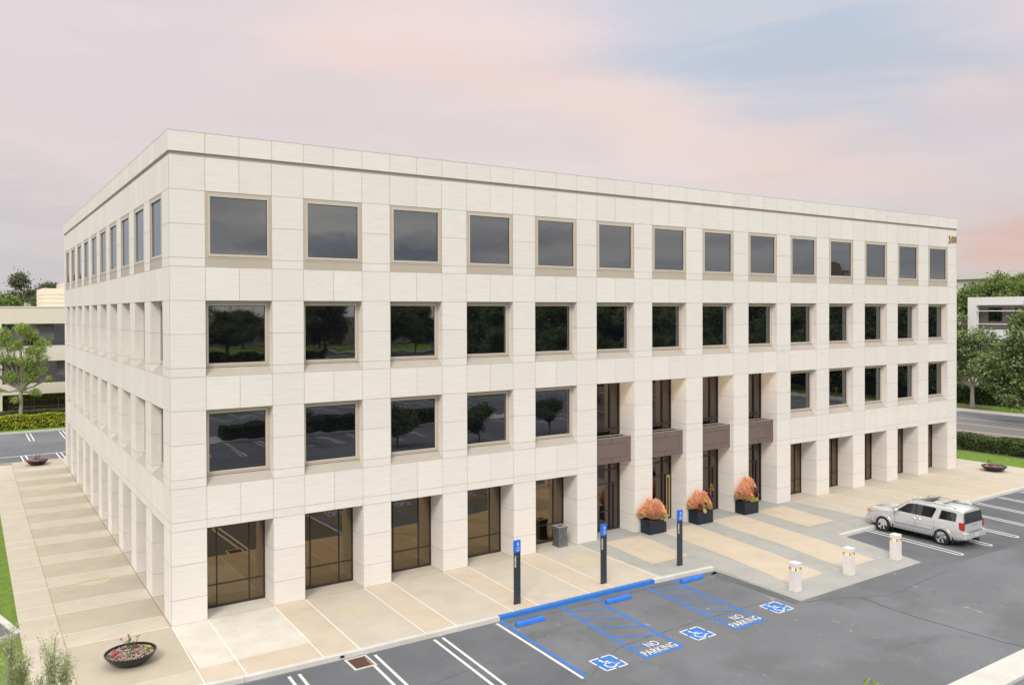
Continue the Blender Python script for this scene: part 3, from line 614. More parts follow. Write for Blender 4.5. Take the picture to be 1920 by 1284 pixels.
def tree(loc, label, blobs, r0, fork, leafm, nclump, per, sig, leaf, bark=None, group=None, name='tree', shell=.45, flat=.8, aspect=.5, ends=None, cat='tree', base=(0,0,0)):
    t = empty(name, loc, label, cat, group)
    b = MB(); limbs(b, base, ends or [tuple(np.array(c)+np.array([0,0,-r[2]*.1])) for c, r in blobs], r0, fork); b.build('trunk', bark or M_BARK, t, smooth=60)
    P, N0 = clumps(blobs, nclump, per, sig, shell, flat); leaf_mesh('crown', P, leaf, leafm, t, aspect=aspect, N0=N0); return t
def rblobs(n, R, H, z0, r, seed, squash=.7):
    rg = np.random.default_rng(seed); out = []
    for i in range(n):
        a = rg.uniform(0, 2*PI); q = math.sqrt(rg.uniform(0,1)); h = rg.uniform(0,1); w = math.sin(PI*(.18+.75*h))**.7
        out.append(((math.cos(a)*q*R*w, math.sin(a)*q*R*w, z0+h*H), (r*rg.uniform(.7,1.3),)*2+(r*squash*rg.uniform(.7,1.2),)))
    return out
def hedge(x0, x1, y0, y1, z0, z1, label, m_, n, leaf, group=None, cut=.06, base=0.0):
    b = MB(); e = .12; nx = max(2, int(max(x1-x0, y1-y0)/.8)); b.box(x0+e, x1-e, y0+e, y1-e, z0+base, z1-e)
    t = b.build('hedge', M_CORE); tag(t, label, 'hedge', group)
    W_, D_, H_ = x1-x0, y1-y0, z1-z0; ar = np.array([W_*D_*1.3, W_*H_, W_*H_, D_*H_, D_*H_]); k = RNG.multinomial(n, ar/ar.sum()); P = []; N = []
    U = lambda a, b_, c: RNG.uniform(a, b_, c)
    for f, c in enumerate(k):
        j = np.abs(RNG.normal(0, cut, c)); 
        if f == 0: p = np.stack([U(x0,x1,c), U(y0,y1,c), z1-j+.05*np.sin(U(0,6,c))], 1); nn = (0,0,1)
        elif f == 1: p = np.stack([U(x0,x1,c), y0+j, z0+H_*U(0,1,c)**.8], 1); nn = (0,-1,.3)
        elif f == 2: p = np.stack([U(x0,x1,c), y1-j, U(z0,z1,c)], 1); nn = (0,1,.3)
        elif f == 3: p = np.stack([x0+j, U(y0,y1,c), z0+H_*U(0,1,c)**.8], 1); nn = (-1,0,.3)
        else: p = np.stack([x1-j, U(y0,y1,c), U(z0,z1,c)], 1); nn = (1,0,.3)
        P.append(p); N.append(np.tile(np.array(nn, float), (c,1)))
    P = np.concatenate(P); wob = .06*np.sin(P[:,0]*2.1)+.06*np.sin(P[:,1]*1.7+1); P[:,2] += wob*(P[:,2]-z0)/H_; P[:,1] += .04*np.sin(P[:,0]*3.3); P[:,0] += .04*np.sin(P[:,1]*2.9)
    leaf_mesh('foliage', P, leaf, m_, t, aspect=.6, N0=np.concatenate(N)*1.2); return t
# right side: lawn hedge, far hedge, street trees
hedge(59.4, 61.1, -24, 40, -.02, 1.05, 'long dark clipped hedge between the right-hand lawn and the street', L_HEDGE, 42000, .085)
hedge(92.2, 93.8, -40, 60, 0, 2.0, 'dark green clipped hedge beyond the street, behind the street trees', L_HEDGE, 26000, .13)
tree((88.4,17.7,0), 'street tree with a pale straight trunk standing in a bare mulch circle across the street', [((-.3,1.9,3.8),(1.5,1.4,1.0)),((.2,2.6,5.2),(1.6,1.5,1.1)),((0,-1.2,4.2),(1.4,1.4,1.1)),((.4,.4,6.3),(1.8,1.7,1.1)),((0,-2.4,5.6),(1.6,1.5,1.1)),((0,1.6,7.4),(1.4,1.3,.9)),((-.2,-1.0,7.9),(1.4,1.4,.9)),((0,3.4,7.0),(1.2,1.2,.9))], .27, (0,0,2.3), L_MAG, 330, 38, .34, .155, M_BARKP)
tree((80.2,7.6,.1), 'big leaning street tree with a broad layered crown at the right edge', [((-.3,1.6,2.4),(1.6,1.5,.9)),((0,3.1,3.6),(1.6,1.5,1.0)),((-.2,.2,3.4),(1.8,1.8,1.1)),((0,3.9,5.2),(1.8,1.6,1.1)),((.2,1.4,5.6),(2.2,2.2,1.4)),((0,-1.6,4.8),(2.0,2.0,1.2)),((0,2.2,7.0),(1.5,1.5,1.0)),((0,.4,8.2),(2.2,2.1,1.3)),((0,-2.2,7.4),(2.1,2.1,1.3)),((.2,1.3,9.6),(1.0,1.1,.8)),((0,-.4,10.6),(1.6,1.5,1.0)),((0,-3.6,9.4),(1.9,1.8,1.2))], .25, (0,1.0,1.9), L_MAG, 600, 40, .34, .165, M_BARK)
tree((93.4,25.3,0), 'tall loose tree close against the right end of the office building, beyond the street', rblobs(12, 2.4, 9.5, 3.6, 1.5, 3), .24, (0,0,3), L_MAG, 460, 40, .42, .17)
tree((98.5,30.5,0), 'darker tree standing behind the first street tree, left of the white building', rblobs(12, 3.2, 9.5, 3.6, 1.9, 4), .26, (0,0,3), L_LIGHT, 560, 40, .42, .17)
TG = [(140,52,6.0,14.5,41,L_EUC,'olive green tree in front of the far pale building, left of the treetops'),(150,46,6.5,17.2,42,L_LIGHT,'bright round treetop rising highest behind the white building'),(146,38,7,17.0,43,L_LIGHT,'fresh green treetop behind the roof of the white building'),(150,30,7,17.6,44,L_LIGHT,'fresh green treetop above the right part of the white roof'),(143,62,6,15.2,45,L_EUC,'olive tree at the far left of the trees behind the white building'),(152,20,7,16.5,46,L_LIGHT,'fresh green treetop at the right edge, behind the white roof')]
for x, y, R, H, sd_, lm, lb in TG: tree((x,y,0), lb, rblobs(15, R, H-6.5, 5.2, 2.6, sd_), .4, (0,0,4.5), lm, 620, 44, .62, .26)
# left side
hedge(-16, 26, 60.0, 61.6, 0, 1.25, 'bright yellow-green clipped hedge along the far-left car park', L_YHEDGE, 42000, .085)
hedge(-16, 26, 66.5, 67.6, 0, .95, 'low grey-green hedge row at the foot of the beige building', L_EUC, 12000, .11)
PB = [((-1.6,0,8.4),(.8,.8,.8)),((.2,0,9.0),(.9,.8,.75)),((1.2,.3,8.4),(.7,.7,.6)),((2.4,0,7.7),(.8,.7,.6)),((-2.6,.2,7.4),(1.0,.9,.7)),((-.6,0,7.5),(1.2,1,.7)),((1.5,0,6.9),(1.2,1,.6)),((-1.6,0,6.2),(1.3,1,.6)),((.6,-.2,5.9),(1.2,1,.6)),((2.3,0,6.0),(.8,.7,.45)),((-2.8,0,5.1),(1.0,1,.5)),((.9,0,4.9),(1.1,.9,.5)),((2.1,0,5.1),(.8,.7,.4)),((-.8,0,4.5),(1.1,.9,.45)),((1.1,0,4.2),(.9,.8,.35)),((-2.6,0,3.2),(.9,.8,.35)),((1.5,0,2.9),(.6,.5,.3)),((2.9,0,4.1),(.35,.3,.25)),((-.3,0,2.2),(.6,.5,.3)),((.4,0,3.2),(.45,.4,.25)),((-3.8,0,6.4),(1.2,1,.8)),((-4.0,0,8.2),(1.0,1,.8))]
tree((-1.5,65.2,0), 'lime green pine with a bare crooked twin trunk in front of the beige building', PB, .24, (.1,0,3.2), L_PINE, 1050, 28, .15, .10, M_BARKP, name='pine_tree', aspect=.28, shell=.2).scale = (.86,1,1.04)
for x, y, R, H, sd_, lm, lb in ((1.6,112,3.4,16.6,51,L_EUC,'tall ragged gum tree rising behind the beige roof'),(5.4,118,2.2,15.8,52,L_EUC,'thin dark gum tree right of the tallest one behind the beige roof'),(-2.6,104,4.2,14.0,53,L_LIGHT,'bright green bushy tree behind the beige roof at the left'),(3.9,108,2.4,14.6,55,L_EUC,'low bushy gum tree just left of the cream roof screen'),(-7.5,112,2.4,16.8,54,L_EUC,'dark gum tree cut off by the left edge behind the beige roof')):
    tree((x,y,0), lb, rblobs(18, R, H-9, 8.2, 1.25, sd_), .3, (0,0,7), lm, 760, 38, .36, .17)

# foreground tree tops
def wisp(loc, label, plumes):
    t = empty('tree', loc, label, 'tree'); b = MB(); P = []
    for (x, y, z0, z1, w) in plumes:
        b.tube([(0,0,0), (x*.6,y*.6,z0*.5), (x,y,z0), (x*1.02,y,(z0+z1)/2), (x,y,z1-.3)], [.07,.06,.045,.025,.008], 6)
        for i in range(int(170*w/.4)):
            h = random.uniform(0,1)**.8; zb = z0+(z1-z0)*h*.93; a = random.uniform(0, 2*PI); rr = w*(1-h*.68)*random.uniform(.25,1); L_ = random.uniform(.35,.75)
            p0 = np.array([x,y,zb]); p1 = p0+np.array([math.cos(a)*rr, math.sin(a)*rr, L_*.75]); b.tube([tuple(p0), tuple((p0+p1)/2+np.array([0,0,-.02])), tuple(p1)], [.005,.0035,.0015], 3, cap=False)
            k = 22; tt = RNG.uniform(.15,1.08,k)[:,None]; P.append(p0+(p1-p0)*tt+RNG.normal(size=(k,3))*.035)
    b.build('trunk', mat('olive_twigs', (.28,.27,.16), .8), t); leaf_mesh('crown', np.concatenate(P), .034, L_OLIVE, t, aspect=.17, up=.25, spread=1.4)
wisp((-5.05,-15.6,-.15), 'wispy olive green sapling with two feathery plumes in the bottom left corner', [(-.30,.25,2.2,6.05,.55),(-.16,.3,2.2,5.6,.5),(.24,.05,2.0,5.85,.55),(.42,.12,2.4,5.45,.42),(-.60,.1,2.2,5.2,.5),(.05,.1,2.2,5.2,.5)])
t = empty('tree', (4.2,-23.9,-.15), 'bright yellow-green shoots of a young tree just above the bottom edge', 'tree')
b = MB(); b.tube([(0,0,0),(.05,.02,3),(0,0,5.75)], [.06,.045,.012], 6)
Q = []; 
for dx, dy, dz in ((0,0,0),(.14,-.06,-.03),(-.12,.05,-.35),(.3,-.1,-.3),(.08,.2,-.5),(-.3,.1,-.6)):
    b.tube([(0,0,5.0),(dx*.7,dy*.7,5.6+dz),(dx,dy,6.05+dz)], [.012,.008,.003], 4); zz = RNG.uniform(0,.45,46); Q.append(np.stack([dx+RNG.normal(0,.045,46), dy+RNG.normal(0,.045,46), 6.12+dz-zz],1))
b.build('trunk', M_BARK, t); leaf_mesh('crown', np.concatenate(Q), .06, leafmat('young_yellow_leaves', [(.30,.36,.05),(.42,.46,.09)], 4), t, aspect=.3, up=.6)

# ================================================================ neighbours
def bldg_left():
    t = empty('office_building', (0,72,0), 'low beige office building with long dark ribbon windows behind the pine', 'building')
    wm = noisy('beige_render', [(.70,.65,.56),(.76,.71,.61)], .3, rough=.8); b = MB()
    x0, x1 = -9, 34; zs = [(0,.15),(2.25,3.4),(5.8,7.45),(9.85,11.6)]
    for z0, z1 in zs: b.box(x0, x1, 0, .5, z0, z1)
    for z0, z1 in ((.15,2.25),(3.4,5.8),(7.45,9.85)): b.box(x0, -2.8, 0, .5, z0, z1)
    b.box(x0, x1, 1.4, 24, 0, 11.35); b.box(x0-.05, x1, -.06, 1.4, 11.6, 11.72); b.box(x0, x1, .5, 1.4, 11.2, 11.5)
    b.build('wall', wm, t)
    for i, (z0, z1) in enumerate(((.15,2.25),(3.4,5.8),(7.45,9.85))):
        f = MB(); f.box(-2.8, x1, 1.0, 1.02, z0+.62, z0+.68)
        for x in np.arange(-2.2, x1, 2.35): f.box(x, x+.05, 1.0, 1.03, z0, z1)
        w = f.build('window', mat('blue_grey_mullion', (.10,.11,.15), .4), t); p = MB(); p.poly([(-2.8,1.06,z0),(x1,1.06,z0),(x1,1.06,z1),(-2.8,1.06,z1)])
        p.build('pane', M_GLASS if i else glass('ground_floor_bronze_glass', (.05,.03,.015), .25, 2.8), w)
        if i:
            for x in (-1.9, .45, 3.2) if i == 2 else (-2.0, 2.4): bl = MB(); bl.box(x, x+1.7, 1.045, 1.05, z0+.75, z1-.05); bl.build('blind', mat('grey_blind', (.15,.145,.16), .7), w)
    ph = MB()
    z = 11.6
    for z1, o in ((12.2,0),(12.26,-.06),(12.75,0),(12.8,-.06),(13.2,0),(13.26,-.06),(13.9,0)): ph.box(1.55-o*-1, 12+o, 8+o, 18-o, z, z1); z = z1
    ph.box(4.4, 8, 20, 26, 11.35, 14.9); ph.build('roof_plant_screen', noisy('cream_cladding', [(.66,.61,.50),(.72,.67,.56)], .5), t)
    v = MB(); v.box(-.7,-.1,.9,1.6,11.72,11.95); v.tube([(-.55,.7,11.9),(-.55,.7,12.1)],[.12,.12],8); v.build('roof_vent', M_ROOF, t)
bldg_left()
def bldg_right():
    t = empty('office_building', (100,0,0), 'bright white office building with dark recessed windows and thin white fins across the street', 'building')
    wm = mat('white_render', (.78,.78,.78), .7); b = MB(); Y0, Y1 = -16, 24.2; z = 0
    for a, c in ((8.55,11.6),(4.4,7.4),(.25,3.2)):
        pass
    for z0, z1 in ((0,.25),(3.2,4.4),(7.4,8.55),(11.6,12.6)): b.box(0,.6,Y0,Y1,z0,z1)
    for z0, z1 in ((.25,3.2),(4.4,7.4),(8.55,11.6)): b.box(0,.6,23.15,Y1,z0,z1)
    b.box(1.6,26,Y0,Y1,0,12.4); b.box(.6,1.6,24.0,Y1,0,12.3); b.build('wall', wm, t)
    gm = noisy('taupe_back_wall', [(.15,.13,.125),(.19,.165,.155)], .5)
    b = MB(); b.box(1.50,1.58,Y0,23.9,0,12.3); b.build('back_wall', gm, t)
    for z0 in (8.55,4.4,.25):
        for y in np.arange(20.8, -14, -3.1):
            f = MB(); f.box(1.44,1.49,y-.04,y+1.58,z0+1.05,z0+2.72); w = f.build('window', M_BRONZE, t); p = MB(); p.box(1.42,1.435,y+.02,y+1.52,z0+1.1,z0+2.66); p.build('pane', M_GLASS, w)
        f = MB(); f.box(0,.12,Y0,23.15,z0+.66,z0+.76); f.box(0,.12,Y0,23.15,z0+2.28,z0+2.38); f.build('fin', wm, t)
bldg_right()
o = mesh_obj('number_sign', text_mesh('101', .75, .03, .0), mat('number_dark', (.10,.10,.11), .5), [q for q in COL.objects if q.name.startswith('office_building') and abs(q.location.x-100) < .1][0])
o.rotation_euler = (PI/2, 0, -PI/2); o.location = (-.04, 22.2, 7.62)
t = empty('office_building', (165,60,0), 'pale flat roof of a distant building just above the trees at the right', 'building')
b = MB(); b.box(0,30,-14,40,0,18.0); b.box(-.6,30.5,-14.6,40.5,17.3,18.6); b.build('wall', mat('pale_far_wall', (.66,.65,.60), .8), t)
b = MB()
for y in (-13.5, -11.5, -8, -4, 0, 4, 8): b.box(-.05,-.02,y,y+1.0,14.6,16.8)
b.build('window', M_GLASS, t)

# ================================================================ what the windows mirror: car park, trees and street behind the viewer
hedge(12.5, 36, -43.3, -41.2, -.1, 1.15, 'clipped hedge on the car-park island, mirrored in the second-floor windows', L_HEDGE, 24000, .11)
b = MB(); b.box(8,48,-43.6,-40.75,-.16,-.02,0); struct(b.build('kerb', [M_CURB]))
for x, y, H, sd_, lb in ((30.5,-28.7,3.0,61,'small round car-park tree mirrored in the fourth window of the second floor'),(38.1,-28.8,3.1,62,'small round car-park tree mirrored in the fifth window of the second floor'),(24.3,-31.5,3.0,63,'small car-park tree mirrored at the left of the third second-floor window'),(16.8,-36.5,3.4,64,'small car-park tree mirrored at the left of the first second-floor window'),(49,-36,4.2,65,'small car-park tree mirrored in the glass above the balconies')):
    tree((x,y,-.15), lb, rblobs(9, 1.25, H-1.4, 1.25, .62, sd_), .10, (0,0,.95), L_DARK, 330, 34, .20, .085)
GM = 'trees along the street mirrored in the third-floor windows'
LM = 'large dark tree on the far lawn, mirrored in the third-floor windows'
pro = []
for i, (R, H, s_, lm) in enumerate(((6.5,15.5,71,L_DARK),(7.0,16.5,72,L_EUC),(6.0,14.8,73,L_DARK))):
    pro.append(tree((0,0,-.1), LM, rblobs(16, R, H-7, 4.6, 2.9, s_), .42, (0,0,3.8), lm, 620, 44, .7, .30, group=GM))
spots = [(20,-168),(33,-160),(46,-172),(58,-163),(71,-170),(84,-160),(97,-172),(111,-163),(124,-172),(138,-160),(152,-170),(166,-160),(180,-168),(196,-158),(212,-164),(230,-155),(250,-158),(40,-205),(62,-215),(84,-208),(108,-214),(132,-205),(158,-210),(186,-200),(214,-205),(-8,-170),(0,-200),(118,-75),(130,-95),(112,-112),(140,-70),(150,-100),(100,-90)]
for i, (x, y) in enumerate(spots):
    p = pro[i % 3]; o = p if i < 3 else copy_tree(p); s_ = random.uniform(.80,1.08); o.location = (x,y,-.1); o.scale = (s_,s_,s_); o.rotation_euler[2] = random.uniform(0,6.28)
struct(sheet('lawn', [(R4(-60,300,-156,-62.5), 0), (R4(-60,300,-230,-181), 0)], M_GRASS, -.14))
struct(sheet('street', [(R4(-60,300,-178,-158), 0)], M_ROAD, -.13))
b = MB(); b.box(-60,300,-181,-178,-.16,-.05); b.box(-60,300,-158,-156,-.16,-.05); struct(b.build('pavement', [M_CURB]))
hedge(10, 66, -157.5, -155.5, -.1, 1.6, 'shrub row along the distant street, mirrored low in the third-floor windows', L_HEDGE, 9000, .3)
hedge(70, 150, -64, -62, -.1, 1.4, 'shrub row beside the far car park, mirrored in the right-hand windows', L_HEDGE, 9000, .28)
t = empty('apartment_building', (322,-192,0), 'tan multi-storey building mirrored in the top-floor windows near the right end', 'building')
wm = noisy('tan_concrete', [(.30,.24,.19),(.36,.29,.23)], .2); b = MB(); b.box(0,44,-20,0,0,34); b.box(44,60,-20,0,0,29); b.box(10,22,-16,-4,34,38); b.build('wall', wm, t)
for r in range(9):
    for c in range(9):
        b = MB(); b.box(1.5+c*4.7, 4.6+c*4.7, 0, .1, 2+r*3.5, 4.3+r*3.5); b.build('window', M_GLASS, t)
t.rotation_euler[2] = -.55; t.scale = (.42,.6,.86)
t = empty('office_building', (252,-205,0), 'low brown building mirrored at the foot of the ninth top-floor window', 'building')
b = MB(); b.box(0,26,-30,0,0,26); b.box(5,18,-25,-5,26,27); b.build('wall', mat('brown_wall', (.13,.09,.07), .8), t)
b = MB(); b.box(-.0,26,0,.08,19,21); b.build('window', M_GLASS, t); t.rotation_euler[2] = -.5
# hydrant and street lamps
t = empty('backdrop_building', (-30,-236,0), 'long low cream building added for pale patches between mirrored trunks in the third-floor windows', 'building')
b = MB(); b.box(0,230,-20,0,0,9.5); b.build('wall', mat('cream_wall', (.50,.42,.36), .8), t)  # added behind the trees to give the dark reflections pale patches
for i in range(20): b = MB(); b.box(6+i*11.2, 11+i*11.2, 0, .1, 4.5, 7); b.build('window', M_GLASS, t)
t = empty('fire_hydrant', (91.8,-36.6,-.15), 'yellow fire hydrant on the verge, mirrored in a second-floor window right of the entrance', 'hydrant')
b = MB(); b.lathe([(.001,0),(.24,0),(.24,.06),(.15,.09),(.15,.62),(.19,.66),(.17,.78),(.08,.88),(.001,.9)],16); yl = mat('hydrant_yellow', (.75,.50,.03), .4); b.build('barrel', yl, t, smooth=40)
for sx in (-1, 1): b = MB(); b.tube([(sx*.12,0,.5),(sx*.28,0,.5)], [.08,.08], 10); b.build('nozzle', yl, t)
lp = empty('street_lamp', (120,-128,-.15), 'white street lamp with a curved arm, mirrored in the seventh third-floor window', 'street lamp', 'mirrored street lamps')
b = MB(); b.tube([(0,0,0),(0,0,9),(.3,0,9.9),(1.4,0,10.6),(3.2,0,10.9)], [.11,.08,.06,.05,.04], 8); b.build('pole', mat('lamp_pole_white', (.7,.7,.7), .5), lp)
b = MB(); b.box(3.1,3.9,-.15,.15,10.8,10.95); b.build('lamp_head', mat('lamp_head_glow', (.8,.6,.3), .4, emit=(1,.6,.2), es=2), lp)
l2 = copy_tree(lp); l2.location = (150,-132,-.15); l2.rotation_euler[2] = PI; l2['label'] = 'white street lamp with its arm to the left, mirrored in the eighth third-floor window'

so_ = [tree((0,0,-.1), 'street tree on the verge across the street, mirrored in the right-hand windows', rblobs(13, 4.2, 8.5, 3.2, 2.1, 81), .3, (0,0,2.8), L_MAG, 600, 42, .5, .22, group='verge trees mirrored in the right-hand windows'),
       tree((0,0,-.1), 'tall tree behind the verge trees, mirrored in the right-hand third-floor windows', rblobs(15, 5.6, 9.0, 4.0, 2.7, 82), .4, (0,0,3.5), L_DARK, 620, 44, .65, .28, group='tall trees mirrored in the right-hand windows')]
for j in range(2):
    for i in range(13):
        o = so_[j] if i == 0 else copy_tree(so_[j]); s_ = random.uniform(.88,1.08); o.scale = (s_,s_,s_); o.rotation_euler[2] = random.uniform(0,6.28); o.location = (92+j*16+random.uniform(-1.5,1.5), -14-i*(10.5+j*1.5)-j*4, -.1)
hedge(99, 100.5, -150, -16, -.1, 1.8, 'dark shrub row behind the mirrored verge trees across the street', L_HEDGE, 12000, .3)
# ================================================================ silver SUV (front towards the building)
def make_suv(loc, rz, label, paint, group=None):
    t = empty('parked_suv', loc, label, 'car', group, rz); t.rotation_euler[2] = rz
    rub = mat('tyre_rubber', (.018,.018,.02), .75); blk = mat('black_trim', (.02,.02,.022), .45); chrome = mat('chrome', (.75,.75,.76), .16, 1); dg = glass('car_window_glass', (.010,.012,.014), 0, 1.9)
    # half sections: (y, [(x,z) ...] bottom to roof centre), 9 points each
    def sec(y, wb, wm, zb, belt, top, wt, roofc=None, n=None):
        rc = roofc or top
        return (y, [(wb-.10,zb),(wb-.02,zb+.10),(wm,zb+.32),(wm,zb+.5),(wm-.015,belt-.06),(wm-.045,belt),(wt+.03,top-.10),(wt-.08,top-.015),(0,rc)])
    S = [ (2.60,[(.60,.46),(.66,.50),(.72,.62),(.74,.75),(.74,.86),(.70,.94),(.62,.98),(.5,1.0),(0,1.02)]),
          (2.50,[(.78,.40),(.84,.46),(.87,.62),(.88,.75),(.87,.92),(.82,1.02),(.70,1.06),(.55,1.08),(0,1.10)]),
          (2.25,[(.86,.34),(.93,.42),(.97,.62),(.98,.80),(.965,1.02),(.90,1.10),(.74,1.14),(.55,1.155),(0,1.17)]),
          (1.62,[(.88,.34),(.95,.42),(.99,.62),(1.0,.82),(.98,1.08),(.92,1.15),(.75,1.18),(.55,1.20),(0,1.215)]),
          (1.12,[(.88,.34),(.95,.42),(.985,.62),(.99,.82),(.985,1.12),(.94,1.19),(.80,1.225),(.60,1.24),(0,1.26)]),
          (.95,[(.88,.34),(.95,.42),(.985,.62),(.99,.82),(.985,1.13),(.955,1.20),(.87,1.30),(.74,1.33),(0,1.36)]),
          (.30,[(.88,.34),(.95,.42),(.985,.62),(.99,.82),(.985,1.13),(.955,1.20),(.81,1.74),(.70,1.80),(0,1.83)]),
          (.05,[(.88,.34),(.95,.42),(.985,.62),(.99,.82),(.985,1.13),(.955,1.20),(.80,1.78),(.68,1.855),(0,1.885)]),
          (-1.0,[(.88,.34),(.95,.42),(.985,.62),(.99,.82),(.985,1.13),(.955,1.20),(.80,1.80),(.68,1.875),(0,1.915)]),
          (-1.6,[(.88,.34),(.95,.42),(.99,.62),(1.0,.82),(.985,1.13),(.955,1.20),(.80,1.79),(.68,1.87),(0,1.91)]),
          (-2.28,[(.88,.36),(.95,.44),(.98,.62),(.985,.82),(.97,1.13),(.935,1.20),(.78,1.78),(.66,1.85),(0,1.885)]),
          (-2.50,[(.84,.40),(.92,.46),(.955,.62),(.96,.82),(.945,1.13),(.915,1.18),(.79,1.70),(.68,1.77),(0,1.81)]),
          (-2.58,[(.80,.42),(.88,.48),(.92,.62),(.925,.80),(.91,1.0),(.88,1.05),(.80,1.10),(.70,1.12),(0,1.14)]) ]
    b = MB(); k = 9
    ring = []
    for y, pts in S:
        loop = [(-x, y, z) for x, z in pts] + [(x, y, z) for x, z in pts[::-1][1:]]; ring.append(len(b.v)); b.v += loop
    n = 2*k-1
    for i in range(len(S)-1):
        a, c = ring[i], ring[i+1]
        for j in range(n-1): b.f.append((a+j, c+j, c+j+1, a+j+1)); b.m.append(0)
        b.f.append((a+n-1, c+n-1, c, a)); b.m.append(0)
    b.f.append(tuple(range(ring[0], ring[0]+n))); b.f.append(tuple(range(ring[-1]+n-1, ring[-1]-1, -1))); b.m += [0, 0]
    body = b.build('body', paint, t, smooth=32)
    cut = MB()
    for ya in (1.60,-1.53):
        for sx in (-1, 1): cut.lathe([(.001,-.30),(.475,-.30),(.475,.30),(.001,.30)], 32, (sx*.90, ya, .42), axis='x')
    co = cut.build('cutter', blk); bm = body.modifiers.new('b', 'BOOLEAN'); bm.operation = 'DIFFERENCE'; bm.object = co; bm.solver = 'EXACT'
    bpy.context.view_layer.update(); me2 = bpy.data.meshes.new_from_object(body.evaluated_get(bpy.context.evaluated_depsgraph_get())); body.modifiers.clear(); body.data = me2; bpy.data.objects.remove(co)
    me2.polygons.foreach_set('use_smooth', [True]*len(me2.polygons)); me2.set_sharp_from_angle(angle=math.radians(32))
    # wheel wells and arch lips
    for ya in (1.60,-1.53):
        for sx in (-1, 1):
            w = MB(); w.lathe([(.001,-.02),(.47,-.02),(.47,.18)], 28, (sx*.66, ya, .42), axis='x'); w.build('wheel_well', blk, t)
            lip = MB(); pts = [(sx*(1.0 if abs(math.sin(a)) < .9 else .985), ya+.50*math.cos(a), .42+.50*math.sin(a)) for a in np.linspace(-.15, PI+.15, 22)]; lip.tube(pts, .019, 6); lip.build('arch_lip', paint, t, smooth=60)
            wh = MB(); c = (sx*.87, ya, .40); s_ = sx
            wh.lathe([(.26,-.13),(.385,-.13),(.40,-.10),(.40,.10),(.385,.13),(.30,.135),(.27,.12)], 32, c, axis='x'); wheel = wh.build('wheel', rub, t, smooth=40)
            r_ = MB(); r_.lathe([(.001,s_*.03),(.26,s_*.03)], 28, c, mi=1, axis='x'); r_.lathe([(.275,s_*.135),(.262,s_*.12),(.245,s_*.04)], 28, c, axis='x'); r_.lathe([(.001,s_*.115),(.06,s_*.112),(.07,s_*.06)], 16, c, axis='x')
            for q in range(6):
                a = 2*PI*q/6+.2; d0 = Vector((0, math.cos(a), math.sin(a))); n0 = Vector((0, -math.sin(a), math.cos(a))); cc = Vector(c)+Vector((s_*.108,0,0))
                r_.prism([tuple(cc+d0*.04+n0*.032), tuple(cc+d0*.255+n0*.055), tuple(cc+d0*.255-n0*.055), tuple(cc+d0*.04-n0*.032)], (-s_*.04,0,0), 0)
            r_.build('rim', [chrome, blk], wheel, smooth=30)
    # side glazing follows the cabin side plane between belt and roof
    def side_pt(sx, y, z, off=.006):
        f_ = (z-1.20)/(1.78-1.20); x = .955+(.80-.955)*f_
        if y < -1.6: x -= .022*(-1.6-y)/.68
        return (sx*(x+off), y, z)
    for sx in (-1, 1):
        for nm, pp in (('front_door_glass',[(.86,1.225),(.30,1.66),(.10,1.71),(-.14,1.725),(-.14,1.225)]),('rear_door_glass',[(-.22,1.225),(-.22,1.73),(-1.12,1.73),(-1.20,1.66),(-1.02,1.225)]),('quarter_glass',[(-1.36,1.255),(-1.46,1.68),(-2.14,1.66),(-2.22,1.60),(-2.20,1.255)])):
            g_ = MB(); g_.poly([side_pt(sx, y, z) for y, z in pp]); g_.build(nm, dg, t)
        g_ = MB(); g_.poly([side_pt(sx, y, z, .004) for y, z in ((-.14,1.215),(-.14,1.735),(-.22,1.735),(-.22,1.215))]); g_.build('door_pillar', blk, t)
        s_ = MB()
        for y in (.93, -.18, -1.16):
            s_.tube([(sx*.957,y,1.19),(sx*.988,y,1.10),(sx*.992,y,.80),(sx*.985,y,.60)], .006, 4)
        s_.tube([(sx*.992,.95,.60),(sx*.992,-1.0,.60)], .006, 4); s_.build('door_seam', blk, t)
        h = MB()
        for y in (-.02, -.95+.65): h.tube([(sx*.995,y,1.05),(sx*1.02,y-.03,1.055),(sx*1.02,y-.14,1.055),(sx*.995,y-.17,1.05)], .015, 6)
        h.build('door_handle', chrome, t); h = MB(); h.tube([(sx*1.0,.85,.70),(sx*1.0,-.12,.70)], .018, 6); h.tube([(sx*1.0,-.26,.70),(sx*1.0,-1.0,.70)], .018, 6); h.build('side_moulding', paint, t)
        r = MB(); r.box(min(sx*.88,sx*1.06), max(sx*.88,sx*1.06), -.98, 1.0, .36, .42); r.build('running_board', mat('board_grey', (.22,.22,.23), .5), t, bevel=.02)
        r = MB(); r.box(min(sx*.86,sx*1.0), max(sx*.86,sx*1.0), 1.03, 1.06, .2, .5); r.box(min(sx*.86,sx*1.0), max(sx*.86,sx*1.0), -2.08, -2.05, .2, .5); r.build('mud_flap', blk, t)
        m_ = MB(); m_.ball((sx*1.09,.80,1.28), .11, 6, sz=.8); m_.tube([(sx*.96,.78,1.22),(sx*1.05,.80,1.25)], .03, 6); m_.build('wing_mirror', paint, t, smooth=60)
        rl = MB(); rl.tube([(sx*.70,.15,1.86),(sx*.71,.0,1.935),(sx*.71,-1.9,1.935),(sx*.69,-2.15,1.86)], [.03,.028,.028,.035], 8); rl.build('roof_rail', chrome, t, smooth=50)
        tl = MB(); tl.prism([(sx*.88,-2.575,.92),(sx*.955,-2.50,.92),(sx*.955,-2.47,1.26),(sx*.90,-2.545,1.26)], (-sx*.03,-.03,0)); tl.box(min(sx*.80,sx*.965),max(sx*.80,sx*.965),-2.60,-2.38,.90,1.27); tl.build('tail_light', mat('tail_light_red', (.45,.015,.015), .2, coat=.5), t, bevel=.02)
